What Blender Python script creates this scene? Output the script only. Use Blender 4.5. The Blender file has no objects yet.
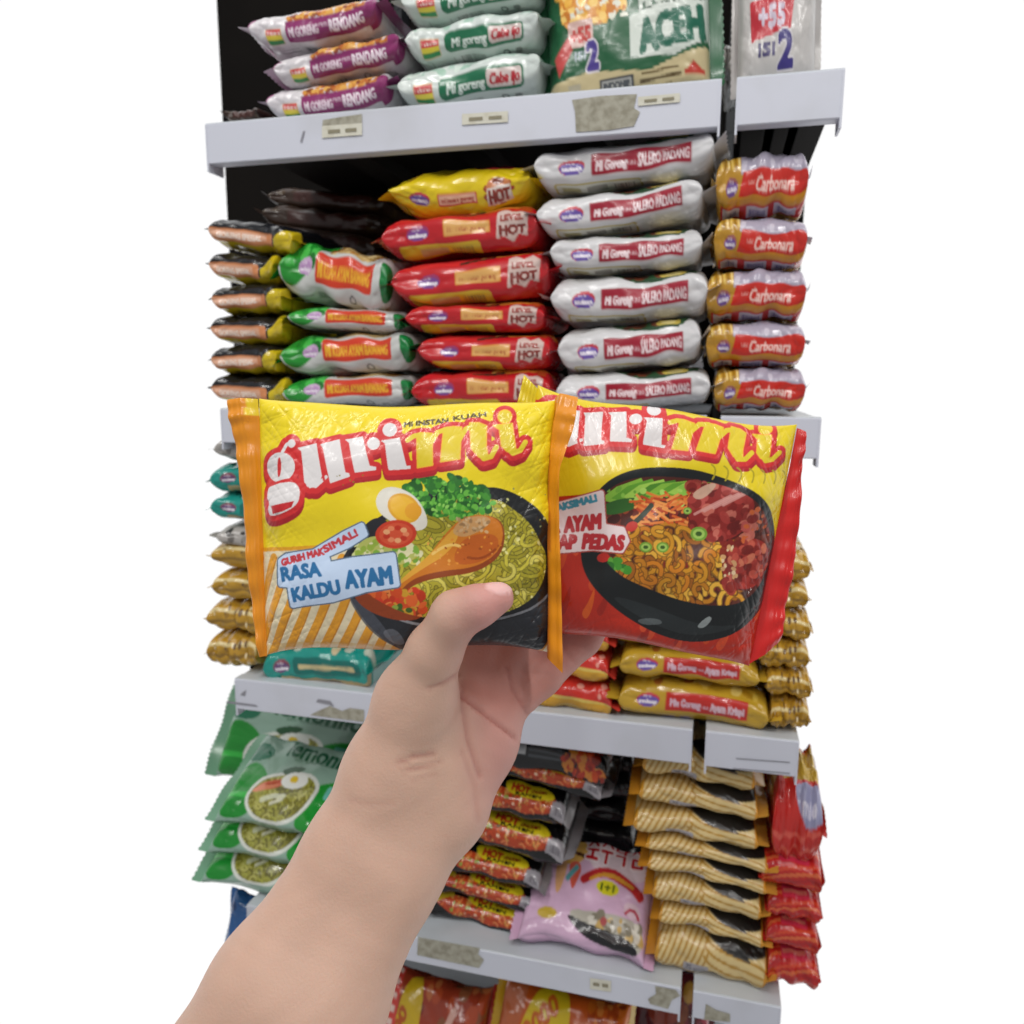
import bpy, math, random
import numpy as np
from mathutils import Matrix, Vector

SC = bpy.context.scene
COL = SC.collection
rng = np.random.default_rng(7)
random.seed(7)

# ------------------------------------------------------------------ camera
F_PX = 790.35
YAW, PITCH, ROLL = 0.254401, 0.161416, 0.005715
CAM = np.array([0.0, -0.60, 0.85])
Fv = np.array([-math.sin(YAW) * math.cos(PITCH), math.cos(YAW) * math.cos(PITCH), -math.sin(PITCH)])
Rv = np.array([math.cos(YAW), math.sin(YAW), 0.0])
Uv = np.cross(Rv, Fv)
cr, sr = math.cos(ROLL), math.sin(ROLL)
# pixel offsets (x, y up) are turned by ROLL before they meet the level axes
RX = cr * Rv + sr * Uv
UX = -sr * Rv + cr * Uv
ROT = Matrix(((RX[0], UX[0], -Fv[0]), (RX[1], UX[1], -Fv[1]), (RX[2], UX[2], -Fv[2])))


def ray(px, py):
    return Fv + (px - 512) / F_PX * RX - (py - 512) / F_PX * UX


def at(px, py, Y):
    d = ray(px, py)
    return CAM + d * ((Y - CAM[1]) / d[1])


def cam_pt(px, py, depth):
    return CAM + ray(px, py) * depth


cd = bpy.data.cameras.new('camera')
cd.sensor_fit = 'HORIZONTAL'
cd.sensor_width = 36.0
cd.lens = 36.0 * F_PX / 1024.0
cd.clip_start = 0.01
co = bpy.data.objects.new('camera', cd)
COL.objects.link(co)
co.matrix_world = Matrix.Translation(Vector(CAM)) @ ROT.to_4x4()
SC.camera = co
cd.dof.use_dof = True
cd.dof.focus_distance = 0.315
cd.dof.aperture_fstop = 16.0
SC.view_settings.view_transform = 'Standard'


# ------------------------------------------------------------------ painter
def c8(h):
    if isinstance(h, str):
        return np.array([int(h[i:i + 2], 16) / 255.0 for i in (0, 2, 4)], np.float32)
    return np.array(h, np.float32) / 255.0


_txt = {}


def glyphs(s):
    """triangles and border edges of a line of lettering, size 1, from the built-in font"""
    if s in _txt:
        return _txt[s]
    cu = bpy.data.curves.new('lettering', 'FONT')
    cu.body = s
    cu.resolution_u = 3
    ob = bpy.data.objects.new('lettering', cu)
    COL.objects.link(ob)
    dg = bpy.context.evaluated_depsgraph_get()
    me = ob.evaluated_get(dg).to_mesh()
    me.calc_loop_triangles()
    n = len(me.vertices)
    co_ = np.zeros(n * 3, np.float32)
    me.vertices.foreach_get('co', co_)
    v = co_.reshape(-1, 3)[:, :2].copy()
    t = np.zeros(len(me.loop_triangles) * 3, np.int32)
    me.loop_triangles.foreach_get('vertices', t)
    t = t.reshape(-1, 3)
    cnt = {}
    for a, b, c in t:
        for e in ((a, b), (b, c), (c, a)):
            k = (min(e), max(e))
            cnt[k] = cnt.get(k, 0) + 1
    ed = np.array([k for k, q in cnt.items() if q == 1], np.int32).reshape(-1, 2)
    ob.evaluated_get(dg).to_mesh_clear()
    bpy.data.objects.remove(ob)
    bpy.data.curves.remove(cu)
    if len(v):
        v[:, 0] -= v[:, 0].min()
    _txt[s] = (v, t, ed)
    return _txt[s]


class Art:
    """a flat printed design: painted into an array, later carried by mesh vertices"""

    def __init__(self, x0, y0, w, h, S, col):
        self.x0, self.y0, self.w, self.h, self.S = x0, y0, w, h, S
        self.a = np.empty((int(h * S), int(w * S), 3), np.float32)
        self.a[:] = c8(col)

    def box(self, xa, ya, xb, yb):
        S = self.S
        i0 = max(0, int((xa - self.x0) * S) - 1); i1 = min(self.a.shape[1], int((xb - self.x0) * S) + 2)
        j0 = max(0, int((ya - self.y0) * S) - 1); j1 = min(self.a.shape[0], int((yb - self.y0) * S) + 2)
        if i0 >= i1 or j0 >= j1:
            return None
        X = (np.arange(i0, i1, dtype=np.float32) + .5) / S + self.x0
        Y = (np.arange(j0, j1, dtype=np.float32) + .5) / S + self.y0
        return slice(j0, j1), slice(i0, i1), X[None, :], Y[:, None]

    def put(self, b, m, col, al=1.0, clip=None):
        if clip is not None:
            m = m & clip[b[0], b[1]]
        r = self.a[b[0], b[1]]
        r[m] = r[m] * (1 - al) + c8(col) * al

    def pmask(self, pts, b):
        X, Y = b[2], b[3]
        m = np.zeros((Y.shape[0], X.shape[1]), bool)
        n = len(pts)
        for i in range(n):
            xa, ya = pts[i]; xb, yb = pts[(i + 1) % n]
            if ya == yb:
                continue
            cond = ((ya > Y) != (yb > Y)) & (X < (xb - xa) * (Y - ya) / (yb - ya) + xa)
            m ^= cond
        return m

    def poly(self, pts, col, al=1.0, clip=None):
        p = np.array(pts, float)
        b = self.box(*p.min(0), *p.max(0))
        if b:
            self.put(b, self.pmask(pts, b), col, al, clip)

    def smooth(self, pts, col, al=1.0, clip=None, it=3):
        self.poly(chaikin(pts, it), col, al, clip)

    def region(self, pts):
        """clip mask of a rounded outline"""
        m = np.zeros(self.a.shape[:2], bool)
        p = chaikin(pts, 3)
        q = np.array(p)
        b = self.box(*q.min(0), *q.max(0))
        if b:
            m[b[0], b[1]] = self.pmask(p, b)
        return m

    def ell(self, cx, cy, rx, ry, col, rot=0, al=1.0, clip=None):
        r = max(rx, ry)
        b = self.box(cx - r, cy - r, cx + r, cy + r)
        if not b:
            return
        c, s = math.cos(math.radians(rot)), math.sin(math.radians(rot))
        X, Y = b[2] - cx, b[3] - cy
        m = ((c * X + s * Y) / rx) ** 2 + ((-s * X + c * Y) / ry) ** 2 < 1
        self.put(b, m, col, al, clip)

    def rect(self, xa, ya, xb, yb, col, al=1.0, clip=None):
        self.poly([(xa, ya), (xb, ya), (xb, yb), (xa, yb)], col, al, clip)

    def stroke(self, pts, r, col, al=1.0, clip=None):
        p = np.array(pts, float)
        b = self.box(*(p.min(0) - r), *(p.max(0) + r))
        if not b:
            return
        X, Y = b[2], b[3]
        m = np.zeros((Y.shape[0], X.shape[1]), bool)
        for i in range(len(p) - 1):
            (xa, ya), (xb, yb) = p[i], p[i + 1]
            dx, dy = xb - xa, yb - ya
            L = dx * dx + dy * dy + 1e-9
            t = np.clip(((X - xa) * dx + (Y - ya) * dy) / L, 0, 1)
            m |= (X - xa - t * dx) ** 2 + (Y - ya - t * dy) ** 2 < r * r
        self.put(b, m, col, al, clip)

    def rrect(self, xa, ya, xb, yb, r, col, al=1.0, rot=0):
        P = []
        for cx, cy, a0 in ((xb - r, ya + r, -90), (xb - r, yb - r, 0), (xa + r, yb - r, 90), (xa + r, ya + r, 180)):
            for k in range(5):
                t = math.radians(a0 + k * 22.5)
                P.append((cx + r * math.cos(t), cy + r * math.sin(t)))
        mx, my = (xa + xb) / 2, (ya + yb) / 2
        c, s = math.cos(math.radians(rot)), math.sin(math.radians(rot))
        self.poly([(mx + c * (x - mx) - s * (y - my), my + s * (x - mx) + c * (y - my)) for x, y in P], col, al)

    def text(self, s, x, y, width, height, col, rot=0, shear=0, bold=0.0, out=None, ocol='FFFFFF', bend=0):
        """lettering whose cap height is `height`, set to `width`, baseline start at (x, y)"""
        v, t, ed = glyphs(s)
        if not len(v):
            return
        sx = width / max(v[:, 0].max(), 1e-6); sy = height / 0.70
        u = v[:, 0] * sx + shear * v[:, 1] * sy
        w = -v[:, 1] * sy
        if bend:
            q = u / width * 2 - 1
            w = w + bend * q * q
        c, sn = math.cos(math.radians(rot)), math.sin(math.radians(rot))
        P = np.stack([x + c * u - sn * w, y + sn * u + c * w], 1)
        if out:
            for a, b_ in ed:
                self.stroke([P[a], P[b_]], out + bold, ocol)
        if bold:
            for a, b_ in ed:
                self.stroke([P[a], P[b_]], bold, col)
        for tri in t:
            self.poly(P[tri], col)

    def specks(self, n, xa, ya, xb, yb, r, cols, clip=None, al=1.0):
        for _ in range(n):
            x, y = rng.uniform(xa, xb), rng.uniform(ya, yb)
            rr = r * rng.uniform(.5, 1.4)
            self.ell(x, y, rr, rr * rng.uniform(.5, 1), cols[rng.integers(len(cols))], rng.uniform(0, 180), al, clip)

    def curls(self, n, xa, ya, xb, yb, r, w, cols, clip=None):
        """noodle loops"""
        for _ in range(n):
            x, y = rng.uniform(xa, xb), rng.uniform(ya, yb)
            rr = r * rng.uniform(.6, 1.3); a0 = rng.uniform(0, 6.28); sp = rng.uniform(2.5, 5.2)
            q = rng.uniform(.45, .95); th = rng.uniform(0, 3.14)
            pts = []
            for k in range(9):
                a = a0 + sp * k / 8
                ex, ey = rr * math.cos(a), rr * q * math.sin(a)
                pts.append((x + ex * math.cos(th) - ey * math.sin(th), y + ex * math.sin(th) + ey * math.cos(th)))
            k = rng.integers(len(cols))
            self.stroke(pts, w * 1.5, np.array(c8(cols[k])) * 255 * .62, 1, clip)
            self.stroke(pts, w, cols[k], 1, clip)

    def barcode(self, xa, ya, xb, yb, col='30343A'):
        x = xa
        while x < xb:
            w = random.uniform(.5, 1.6)
            self.rect(x, ya, min(x + w, xb), yb, col)
            x += w + random.uniform(.5, 1.4)

    def sample(self, x, y):
        """linear-light colours at design positions, lightly filtered"""
        S = self.S
        H, W = self.a.shape[:2]
        lin = self.lin()
        out = 0
        for ox, oy in ((-.25, -.25), (.25, -.25), (-.25, .25), (.25, .25)):
            fx = np.clip((x - self.x0) * S - .5 + ox * S * .6, 0, W - 1.001)
            fy = np.clip((y - self.y0) * S - .5 + oy * S * .6, 0, H - 1.001)
            i, j = fx.astype(int), fy.astype(int)
            a, b = (fx - i)[..., None], (fy - j)[..., None]
            out = out + (lin[j, i] * (1 - a) * (1 - b) + lin[j, i + 1] * a * (1 - b) + lin[j + 1, i] * (1 - a) * b + lin[j + 1, i + 1] * a * b)
        return out / 4

    def lin(self):
        if not hasattr(self, '_l'):
            a = self.a
            self._l = np.where(a <= .04045, a / 12.92, ((a + .055) / 1.055) ** 2.4).astype(np.float32)
        return self._l


def lin1(col):
    a = c8(col)
    return np.where(a <= .04045, a / 12.92, ((a + .055) / 1.055) ** 2.4)


def chaikin(pts, it=3):
    p = np.array(pts, float)
    for _ in range(it):
        q = np.roll(p, -1, 0)
        p = np.stack([.75 * p + .25 * q, .25 * p + .75 * q], 1).reshape(-1, 2)
    return [tuple(k) for k in p]


# ------------------------------------------------------------------ materials
def mat_plain(name, col, rough=.5, spec=.4, noise=None, metallic=0):
    m = bpy.data.materials.new(name)
    m.use_nodes = True
    nt = m.node_tree
    b = nt.nodes['Principled BSDF']
    b.inputs['Base Color'].default_value = (*lin1(col), 1)
    b.inputs['Roughness'].default_value = rough
    b.inputs['Specular IOR Level'].default_value = spec
    b.inputs['Metallic'].default_value = metallic
    if noise:
        col2, scale, lo, hi = noise
        tc = nt.nodes.new('ShaderNodeTexCoord')
        nz = nt.nodes.new('ShaderNodeTexNoise'); nz.inputs['Scale'].default_value = scale; nz.inputs['Detail'].default_value = 5
        rp = nt.nodes.new('ShaderNodeValToRGB')
        rp.color_ramp.elements[0].position = lo; rp.color_ramp.elements[0].color = (*lin1(col), 1)
        rp.color_ramp.elements[1].position = hi; rp.color_ramp.elements[1].color = (*lin1(col2), 1)
        nt.links.new(tc.outputs['Object'], nz.inputs['Vector'])
        nt.links.new(nz.outputs['Fac'], rp.inputs['Fac'])
        nt.links.new(rp.outputs['Color'], b.inputs['Base Color'])
    return m


def mat_print(name, rough=.3, spec=.5, coat=0.0, bump=0.0, scale=60, sss=0.0):
    """film or skin whose colour comes from the mesh's own colour layer"""
    m = bpy.data.materials.new(name)
    m.use_nodes = True
    nt = m.node_tree
    b = nt.nodes['Principled BSDF']
    at_ = nt.nodes.new('ShaderNodeAttribute'); at_.attribute_name = 'print'
    nt.links.new(at_.outputs['Color'], b.inputs['Base Color'])
    b.inputs['Roughness'].default_value = rough
    b.inputs['Specular IOR Level'].default_value = spec
    b.inputs['Coat Weight'].default_value = coat
    b.inputs['Coat Roughness'].default_value = .12
    if sss:
        b.inputs['Subsurface Weight'].default_value = sss
        b.inputs['Subsurface Radius'].default_value = (1.0, .35, .2)
        b.inputs['Subsurface Scale'].default_value = .006
    if bump:
        tc = nt.nodes.new('ShaderNodeTexCoord')
        nz = nt.nodes.new('ShaderNodeTexNoise'); nz.inputs['Scale'].default_value = scale; nz.inputs['Detail'].default_value = 3
        bp = nt.nodes.new('ShaderNodeBump'); bp.inputs['Strength'].default_value = bump; bp.inputs['Distance'].default_value = .002
        nt.links.new(tc.outputs['Object'], nz.inputs['Vector'])
        nt.links.new(nz.outputs['Fac'], bp.inputs['Height'])
        nt.links.new(bp.outputs['Normal'], b.inputs['Normal'])
    return m


M_FILM = mat_print('printed_film', .24, .45, .35, .15, 70)
M_MATTE = mat_print('satin_film', .3, .45, .2, .15, 60)
M_HELD = mat_print('held_film', .3, .4, .25, .08, 45)
M_SKIN = mat_print('skin', .52, .35, 0, .12, 900, .12)


# ------------------------------------------------------------------ mesh helpers
def mesh_obj(name, V, Fc, mat, parent=None, cols=None, smooth=True, fmats=None):
    me = bpy.data.meshes.new(name)
    me.from_pydata([tuple(v) for v in V], [], [tuple(f) for f in Fc])
    me.update()
    if cols is not None:
        ca = me.attributes.new('print', 'FLOAT_COLOR', 'POINT')
        c4 = np.ones((len(V), 4), np.float32); c4[:, :3] = cols
        ca.data.foreach_set('color', c4.ravel())
    for m in (mat if isinstance(mat, (list, tuple)) else [mat]):
        me.materials.append(m)
    if fmats is not None:
        me.polygons.foreach_set('material_index', np.array(fmats, np.int32))
    if smooth:
        me.polygons.foreach_set('use_smooth', np.ones(len(me.polygons), bool))
    o = bpy.data.objects.new(name, me)
    COL.objects.link(o)
    if parent:
        o.parent = parent
    return o


def grid_faces(n, m, wrap=False, off=0):
    """n columns of m points each"""
    i = np.arange(n - 1)[:, None]; j = np.arange(m if wrap else m - 1)[None, :]
    a = i * m + j; b = i * m + (j + 1) % m
    f = np.stack([a, b, b + m, a + m], -1).reshape(-1, 4) + off
    return f


class Boxes:
    def __init__(s):
        s.V, s.F, s.M = [], [], []

    def box(s, x0, x1, y0, y1, z0, z1, mi=0, mtop=None, bev=0.0):
        b = len(s.V)
        if bev:   # chamfered long block
            for (ax, bx, ay, by, z) in ((x0 + bev, x1 - bev, y0 + bev, y1 - bev, z0), (x0, x1, y0, y1, z0 + bev), (x0, x1, y0, y1, z1 - bev), (x0 + bev, x1 - bev, y0 + bev, y1 - bev, z1)):
                s.V += [(ax, ay, z), (bx, ay, z), (bx, by, z), (ax, by, z)]
            s.F.append((b + 3, b + 2, b + 1, b)); s.M.append(mi)
            for k in range(3):
                for q in range(4):
                    s.F.append((b + 4 * k + q, b + 4 * k + (q + 1) % 4, b + 4 * k + 4 + (q + 1) % 4, b + 4 * k + 4 + q)); s.M.append(mi)
            s.F.append((b + 12, b + 13, b + 14, b + 15)); s.M.append(mi if mtop is None else mtop)
            return s
        s.V += [(x0, y0, z0), (x1, y0, z0), (x1, y1, z0), (x0, y1, z0), (x0, y0, z1), (x1, y0, z1), (x1, y1, z1), (x0, y1, z1)]
        for k, f in enumerate(((3, 2, 1, 0), (4, 5, 6, 7), (0, 1, 5, 4), (1, 2, 6, 5), (2, 3, 7, 6), (3, 0, 4, 7))):
            s.F.append(tuple(b + q for q in f)); s.M.append(mtop if (k == 1 and mtop is not None) else mi)
        return s

    def poly(s, pts, mi=0):
        b = len(s.V); s.V += list(pts); s.F.append(tuple(range(b, b + len(pts)))); s.M.append(mi)
        return s

    def build(s, name, mats, parent=None):
        return mesh_obj(name, s.V, s.F, mats, parent, smooth=False, fmats=s.M)


def tag(o, label, cat, group=None, kind=None):
    o['label'] = label
    o['category'] = cat
    if group:
        o['group'] = group
    if kind:
        o['kind'] = kind
    return o
# ------------------------------------------------------------------ pillow packs
def pack_mesh(name, art, mode='edge', L=.115, H=.095, T=.036, n=3.3, seed=0, seal='D8D8DC', plain=None, mat=None, nu=160, nv=84,
              wr=1.0, bend=0.0, p=13.0, q=.46, flare=.12, seal_len=.010, seal2=None, vs=0):
    """a heat-sealed pillow bag lying flat: long axis x, front edge -y, face up. Linked once; copies share its meshes."""
    r = np.random.default_rng(seed)
    ph0, ph1 = (0.0, math.pi) if mode == 'edge' else (-math.pi / 2, math.pi / 2)

    def sup(ph):
        s, c = np.sin(ph), np.cos(ph)
        return -(H / 2) * np.sign(s) * np.abs(s) ** (2 / n), (T / 2) * np.sign(c) * np.abs(c) ** (2 / n)

    def arc(a, b, k):
        ph = np.linspace(a, b, 4000)
        y, z = sup(ph)
        d = np.concatenate([[0], np.cumsum(np.hypot(np.diff(y), np.diff(z)))])
        return np.interp(np.linspace(0, d[-1], k), d, ph), d[-1]

    pa, la = arc(ph0, ph1, nv)
    pb, lb = arc(ph1, ph0 + 2 * math.pi, 16)
    ph = np.concatenate([pa, pb[1:-1]])
    v = np.concatenate([np.linspace(0, 1, nv), np.linspace(1, 0, 16)[1:-1]])
    al = np.concatenate([np.linspace(0, la, nv), la + np.linspace(0, lb, 16)[1:-1]])
    m = len(ph)
    s = np.linspace(-1, 1, nu)
    sA = np.abs(s)
    t = np.maximum((1 - sA ** p), 0) ** q
    t = np.maximum(t, .015)
    h = 1 + flare * sA ** 4
    y0, z0 = sup(ph)
    X = np.repeat((s * L / 2)[:, None], m, 1)
    Y = h[:, None] * y0[None, :]
    Z = t[:, None] * z0[None, :]
    A = np.repeat(al[None, :], nu, 0)
    d = np.zeros_like(X)
    for k in range(7):
        lam = r.uniform(.022, .06); th = r.uniform(0, 3.14)
        d += .00055 * np.sin(2 * math.pi / lam * (X * math.cos(th) + A * math.sin(th)) + r.uniform(0, 6.3))
    for k in range(8):
        lam = r.uniform(.012, .03); th = r.normal(0, .7) + math.pi / 2
        env = .25 + 1.0 * sA[:, None] ** 2
        d -= .0006 * env * (1 - np.abs(np.sin(math.pi / lam * (X * math.cos(th) + A * math.sin(th)) + r.uniform(0, 6.3)))) ** 3
    lam = 2 * (la + lb) / (2 * round((la + lb) / .022))
    for sd in (-1, 1):
        e = np.clip(sd * s, 0, 1)[:, None] ** 5
        d += e * .0022 * np.sin(2 * math.pi / lam * A + r.uniform(0, 6.3) + 8 * X) * (1 - sA[:, None] ** 12)
    d *= wr * np.clip((1 - sA ** 14), 0, 1)[:, None]
    ny = y0 / (H / 2) ** 2; nz = z0 / (T / 2) ** 2
    ln = np.hypot(ny, nz) + 1e-9
    Y = Y + d * (ny / ln)[None, :]
    Z = Z + d * (nz / ln)[None, :]
    sag = bend * (X / (L / 2)) ** 2 + .0012 * wr * np.sin(X * 40 + r.uniform(0, 6))
    Z = Z + sag
    # colours
    U = (s + 1) / 2 * art.w + art.x0
    Vv = np.clip(v * art.h - vs, 0, art.h - .01) + art.y0
    C = art.sample(np.repeat(U[:, None], m, 1), np.repeat(Vv[None, :], nu, 0))
    if plain is not None:
        C[:, nv:] = lin1(plain)
    V = np.stack([X, Y, Z], -1).reshape(-1, 3)
    Fc = grid_faces(nu, m, wrap=True)
    body = mesh_obj(name, V, Fc, mat or M_FILM, cols=C.reshape(-1, 3))
    for sd in (-1, 1):
        na, nb = 9, 44
        Hs = H * (1 + flare) * 1.01
        a = np.linspace(0, 1, na)[:, None]; b = np.linspace(-1, 1, nb)[None, :]
        ang = r.uniform(-.6, .6)
        tw = r.uniform(-.5, .5)
        aa = ang + tw * b
        zig = 1 + .06 * np.where(np.arange(nb) % 2, 1, -1)[None, :] * (a > .95)
        dist = a * seal_len * zig
        wv = a * .0022 * np.sin(b * r.uniform(4, 8) + r.uniform(0, 6)) + .0003 * np.sin(a * 26)
        x = sd * dist * np.cos(aa); z = dist * np.sin(aa) + wv + bend
        y = b * Hs / 2 + 0 * a
        V = np.stack([x + 0 * y, y, z + 0 * y], -1).reshape(-1, 3)
        sc = lin1(seal if (sd < 0 or seal2 is None) else seal2)
        so = mesh_obj('end_seal', V, grid_faces(na, nb), mat or M_FILM, body, cols=np.repeat(sc[None], len(V), 0))
        so.location = (sd * L / 2, 0, 0)
    body['L'] = L + 2 * seal_len * .85; body['H'] = H; body['T'] = T
    return body


KINDS = {}


def kind(name, arts, **kw):
    """two differently creased versions of one kind of pack"""
    KINDS[name] = [dict(art=arts, kw=dict(kw), src=None, n=0) for _ in range(2)]


def spawn(name, var):
    e = KINDS[name][var]
    if e['src'] is None:
        kw = dict(e['kw']); nm = kw.pop('obname', 'noodle_pack')
        e['src'] = pack_mesh(nm, e['art'], seed=hash_seed(name) + var * 31, **kw)
        return e['src']
    src = e['src']
    o = src.copy()
    COL.objects.link(o)
    for ch in src.children:
        c = ch.copy(); COL.objects.link(c); c.parent = o
        c.matrix_parent_inverse = ch.matrix_parent_inverse.copy()
    return o


def hash_seed(s):
    return sum((i + 3) * ord(c) for i, c in enumerate(s)) % 9973


_v = [0]


def put(name, x0, x1, y0, y1, label, group, rz=0.0, yaw=0.0, yf=.012, tilt=0.0, var=None, hs=1.0, tk=None):
    """stand a lying pack on the shelf so that its front edge fills pixel columns x0-x1 and rows y0-y1"""
    _v[0] += 1
    o = spawn(name, (_v[0] % 2) if var is None else var)
    cx, cy = (x0 + x1) / 2, (y0 + y1) / 2
    a, b = at(x0, cy, yf), at(x1, cy, yf)
    W = b[0] - a[0]
    top, bot = at(cx, y0, yf), at(cx, y1, yf)
    Tz = (top[2] - bot[2]) if tk is None else tk
    c = (a + b) / 2
    c[2] = (top[2] + bot[2]) / 2
    sx, sz = W / o['L'], Tz / o['T']
    o.scale = (sx, hs, sz)
    H = o['H'] * hs
    R = Matrix.Rotation(yaw, 3, 'Z') @ Matrix.Rotation(-rz, 3, 'Y') @ Matrix.Rotation(tilt, 3, 'X')
    off = R @ Vector((0, -H / 2, 0))
    o.rotation_euler = R.to_euler()
    o.location = Vector(c) - off
    tag(o, label, 'noodle pack', group)
    return o


def put_face(name, cx, cy, wpx, label, group, tilt, rz=0.0, yaw=0.0, yc=.05, hs=1.0, ts=1.0, cat='noodle pack', sx=None):
    """a pack tipped so its face shows: centre at pixel (cx, cy) on the plane y = yc"""
    _v[0] += 1
    o = spawn(name, _v[0] % 2)
    c = at(cx, cy, yc)
    W = at(cx + wpx / 2, cy, yc)[0] - at(cx - wpx / 2, cy, yc)[0]
    o.scale = (sx or W / o['L'], hs, ts)
    R = Matrix.Rotation(yaw, 3, 'Z') @ Matrix.Rotation(-rz, 3, 'Y') @ Matrix.Rotation(tilt, 3, 'X')
    o.rotation_euler = R.to_euler()
    o.location = Vector(c)
    tag(o, label, cat, group)
    return o


# ------------------------------------------------------------------ printed designs of the shelf packs (150 long, 130 round the front edge)
NOOD = ['D9A13A', 'E8B850', 'C98A2C']


def E(col):
    return Art(0, 0, 150, 130, 4, col)


def emblem(a, x, y, s=1.0):
    a.rrect(x - 9 * s, y - 8 * s, x + 9 * s, y + 8 * s, 2 * s, 'D8C0A0')
    a.rect(x - 8 * s, y - 7 * s, x + 8 * s, y - 1 * s, 'C8323A')
    a.rect(x - 8 * s, y - 1 * s, x + 8 * s, y + 3 * s, 'E8D84A')
    a.rect(x - 8 * s, y + 3 * s, x + 8 * s, y + 7 * s, '2C8A4A')
    a.text('Indomie', x - 7 * s, y - 2 * s, 14 * s, 3.6 * s, 'F4F0E8')


def oval_logo(a, x, y, s=1.0, rot=0, c1='6A55A8', c2='C23C4A'):
    a.ell(x, y, 12 * s, 7.5 * s, c2, rot - 6)
    a.ell(x, y + 1.5 * s, 11 * s, 6 * s, c1, rot)
    a.text('mie', x - 5 * s, y - 2.5 * s, 8 * s, 3 * s, 'F0E8F0')
    a.text('sedaap', x - 9 * s, y + 4 * s, 18 * s, 4.2 * s, 'F2ECF4', bold=.25)


def art_rendang():
    a = E('D4D0D4')
    a.rect(0, 0, 8, 130, '8E3A70'); a.smooth([(0, 40), (26, 60), (0, 100)], 'CFCBD0')
    a.specks(170, 45, 22, 140, 52, 4, ['B8642A', 'D08A38', '8A4420', 'E0A850'])
    emblem(a, 26, 66, 1.05)
    a.rect(40, 51, 136, 74, '8A2E68'); a.rect(136, 40, 150, 80, '8A2E68')
    a.text('MI GORENG', 44, 67, 34, 8, 'E6D4E0', bold=.4)
    a.text('rasa', 80, 62, 10, 5, 'E6D4E0'); a.text('RENDANG', 92, 68, 40, 11, 'F2E4EE', bold=.45)
    a.barcode(52, 84, 72, 92, '77757A'); a.ell(98, 86, 4, 4, '66666A'); a.ell(98, 86, 2.5, 2.5, 'D4D0D4')
    a.text('85g', 120, 90, 12, 6, '55555A'); a.rect(20, 84, 45, 85, '8A888C'); a.rect(20, 88, 45, 89, '8A888C')
    return a


def art_cabe():
    a = E('CDD6D2')
    a.rect(0, 0, 150, 42, 'B9D2C6'); a.specks(60, 5, 5, 145, 45, 5, ['D8E4DC', 'A8C8B8', 'E0E8E4'])
    emblem(a, 26, 66, 1.15)
    a.rrect(42, 53, 132, 74, 6, '1E6E4C')
    a.text('Mi goreng', 50, 69, 40, 9, 'E4EFE8', bold=.4, shear=.15)
    a.rrect(93, 55, 130, 71, 4, 'D8C8C4'); a.text('Cabe ijo', 96, 68, 31, 9, 'B02A34', bold=.6, shear=.15)
    a.barcode(55, 80, 85, 92, '888D8A'); a.ell(108, 84, 4, 4, '444846'); a.ell(108, 84, 2.6, 2.6, 'CDD6D2')
    a.ell(122, 84, 4, 4, '888D8A'); a.rrect(22, 80, 48, 92, 1, 'A2AAA6'); a.rrect(23, 81, 47, 91, 1, 'CDD6D2')
    return a


def art_black():
    a = E('16171C')
    a.specks(30, 0, 30, 150, 52, 2.5, ['3A3C44', '22242A'])
    a.rect(0, 70, 150, 130, 'CDB51E'); a.poly([(112, 60), (150, 30), (150, 130), (112, 130)], 'CDB51E')
    a.rrect(-8, 54, 108, 73, 3, 'D38A5C'); a.rrect(-4, 57, 96, 68, 2, 'DDA98C')
    a.text('GORENG SPESIAL', 12, 67, 76, 7, 'F2E2D6', bold=.4)
    a.rect(0, 86, 150, 89, 'A8901A')
    return a


def art_green():
    a = E('C9CBC9')
    a.smooth([(0, 0), (56, 0), (52, 50), (30, 74), (0, 84)], '1F8A2C'); a.specks(40, 0, 5, 45, 60, 5, ['2FA63A', '136E22', '49B84E'])
    a.smooth([(52, 8), (130, 4), (140, 44), (60, 48)], 'C4A468'); a.specks(60, 60, 10, 132, 44, 4, ['D8BE84', 'A88444', 'E0C890', 'C88A40'])
    a.ell(58, 28, 9, 12, 'D0482C')
    a.rrect(48, 50, 128, 73, 3, 'CC3A20')
    a.text('MI KUAH AYAM BAWANG', 52, 68, 71, 10, 'E9B030', bold=.4)
    oval_logo(a, 33, 62, .85, 0, 'B890C0', 'C8A8CC')
    a.barcode(48, 82, 78, 92, '707476'); a.ell(98, 84, 4.5, 4.5, '34383A'); a.ell(98, 84, 3, 3, 'C9CBC9'); a.text('75 g', 112, 90, 14, 6, '666A6C')
    a.rect(12, 80, 42, 81, '96989A'); a.rect(12, 84, 42, 85, '96989A')
    a.poly([(138, 50), (150, 40), (150, 92), (141, 84)], '14783A')
    return a


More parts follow.
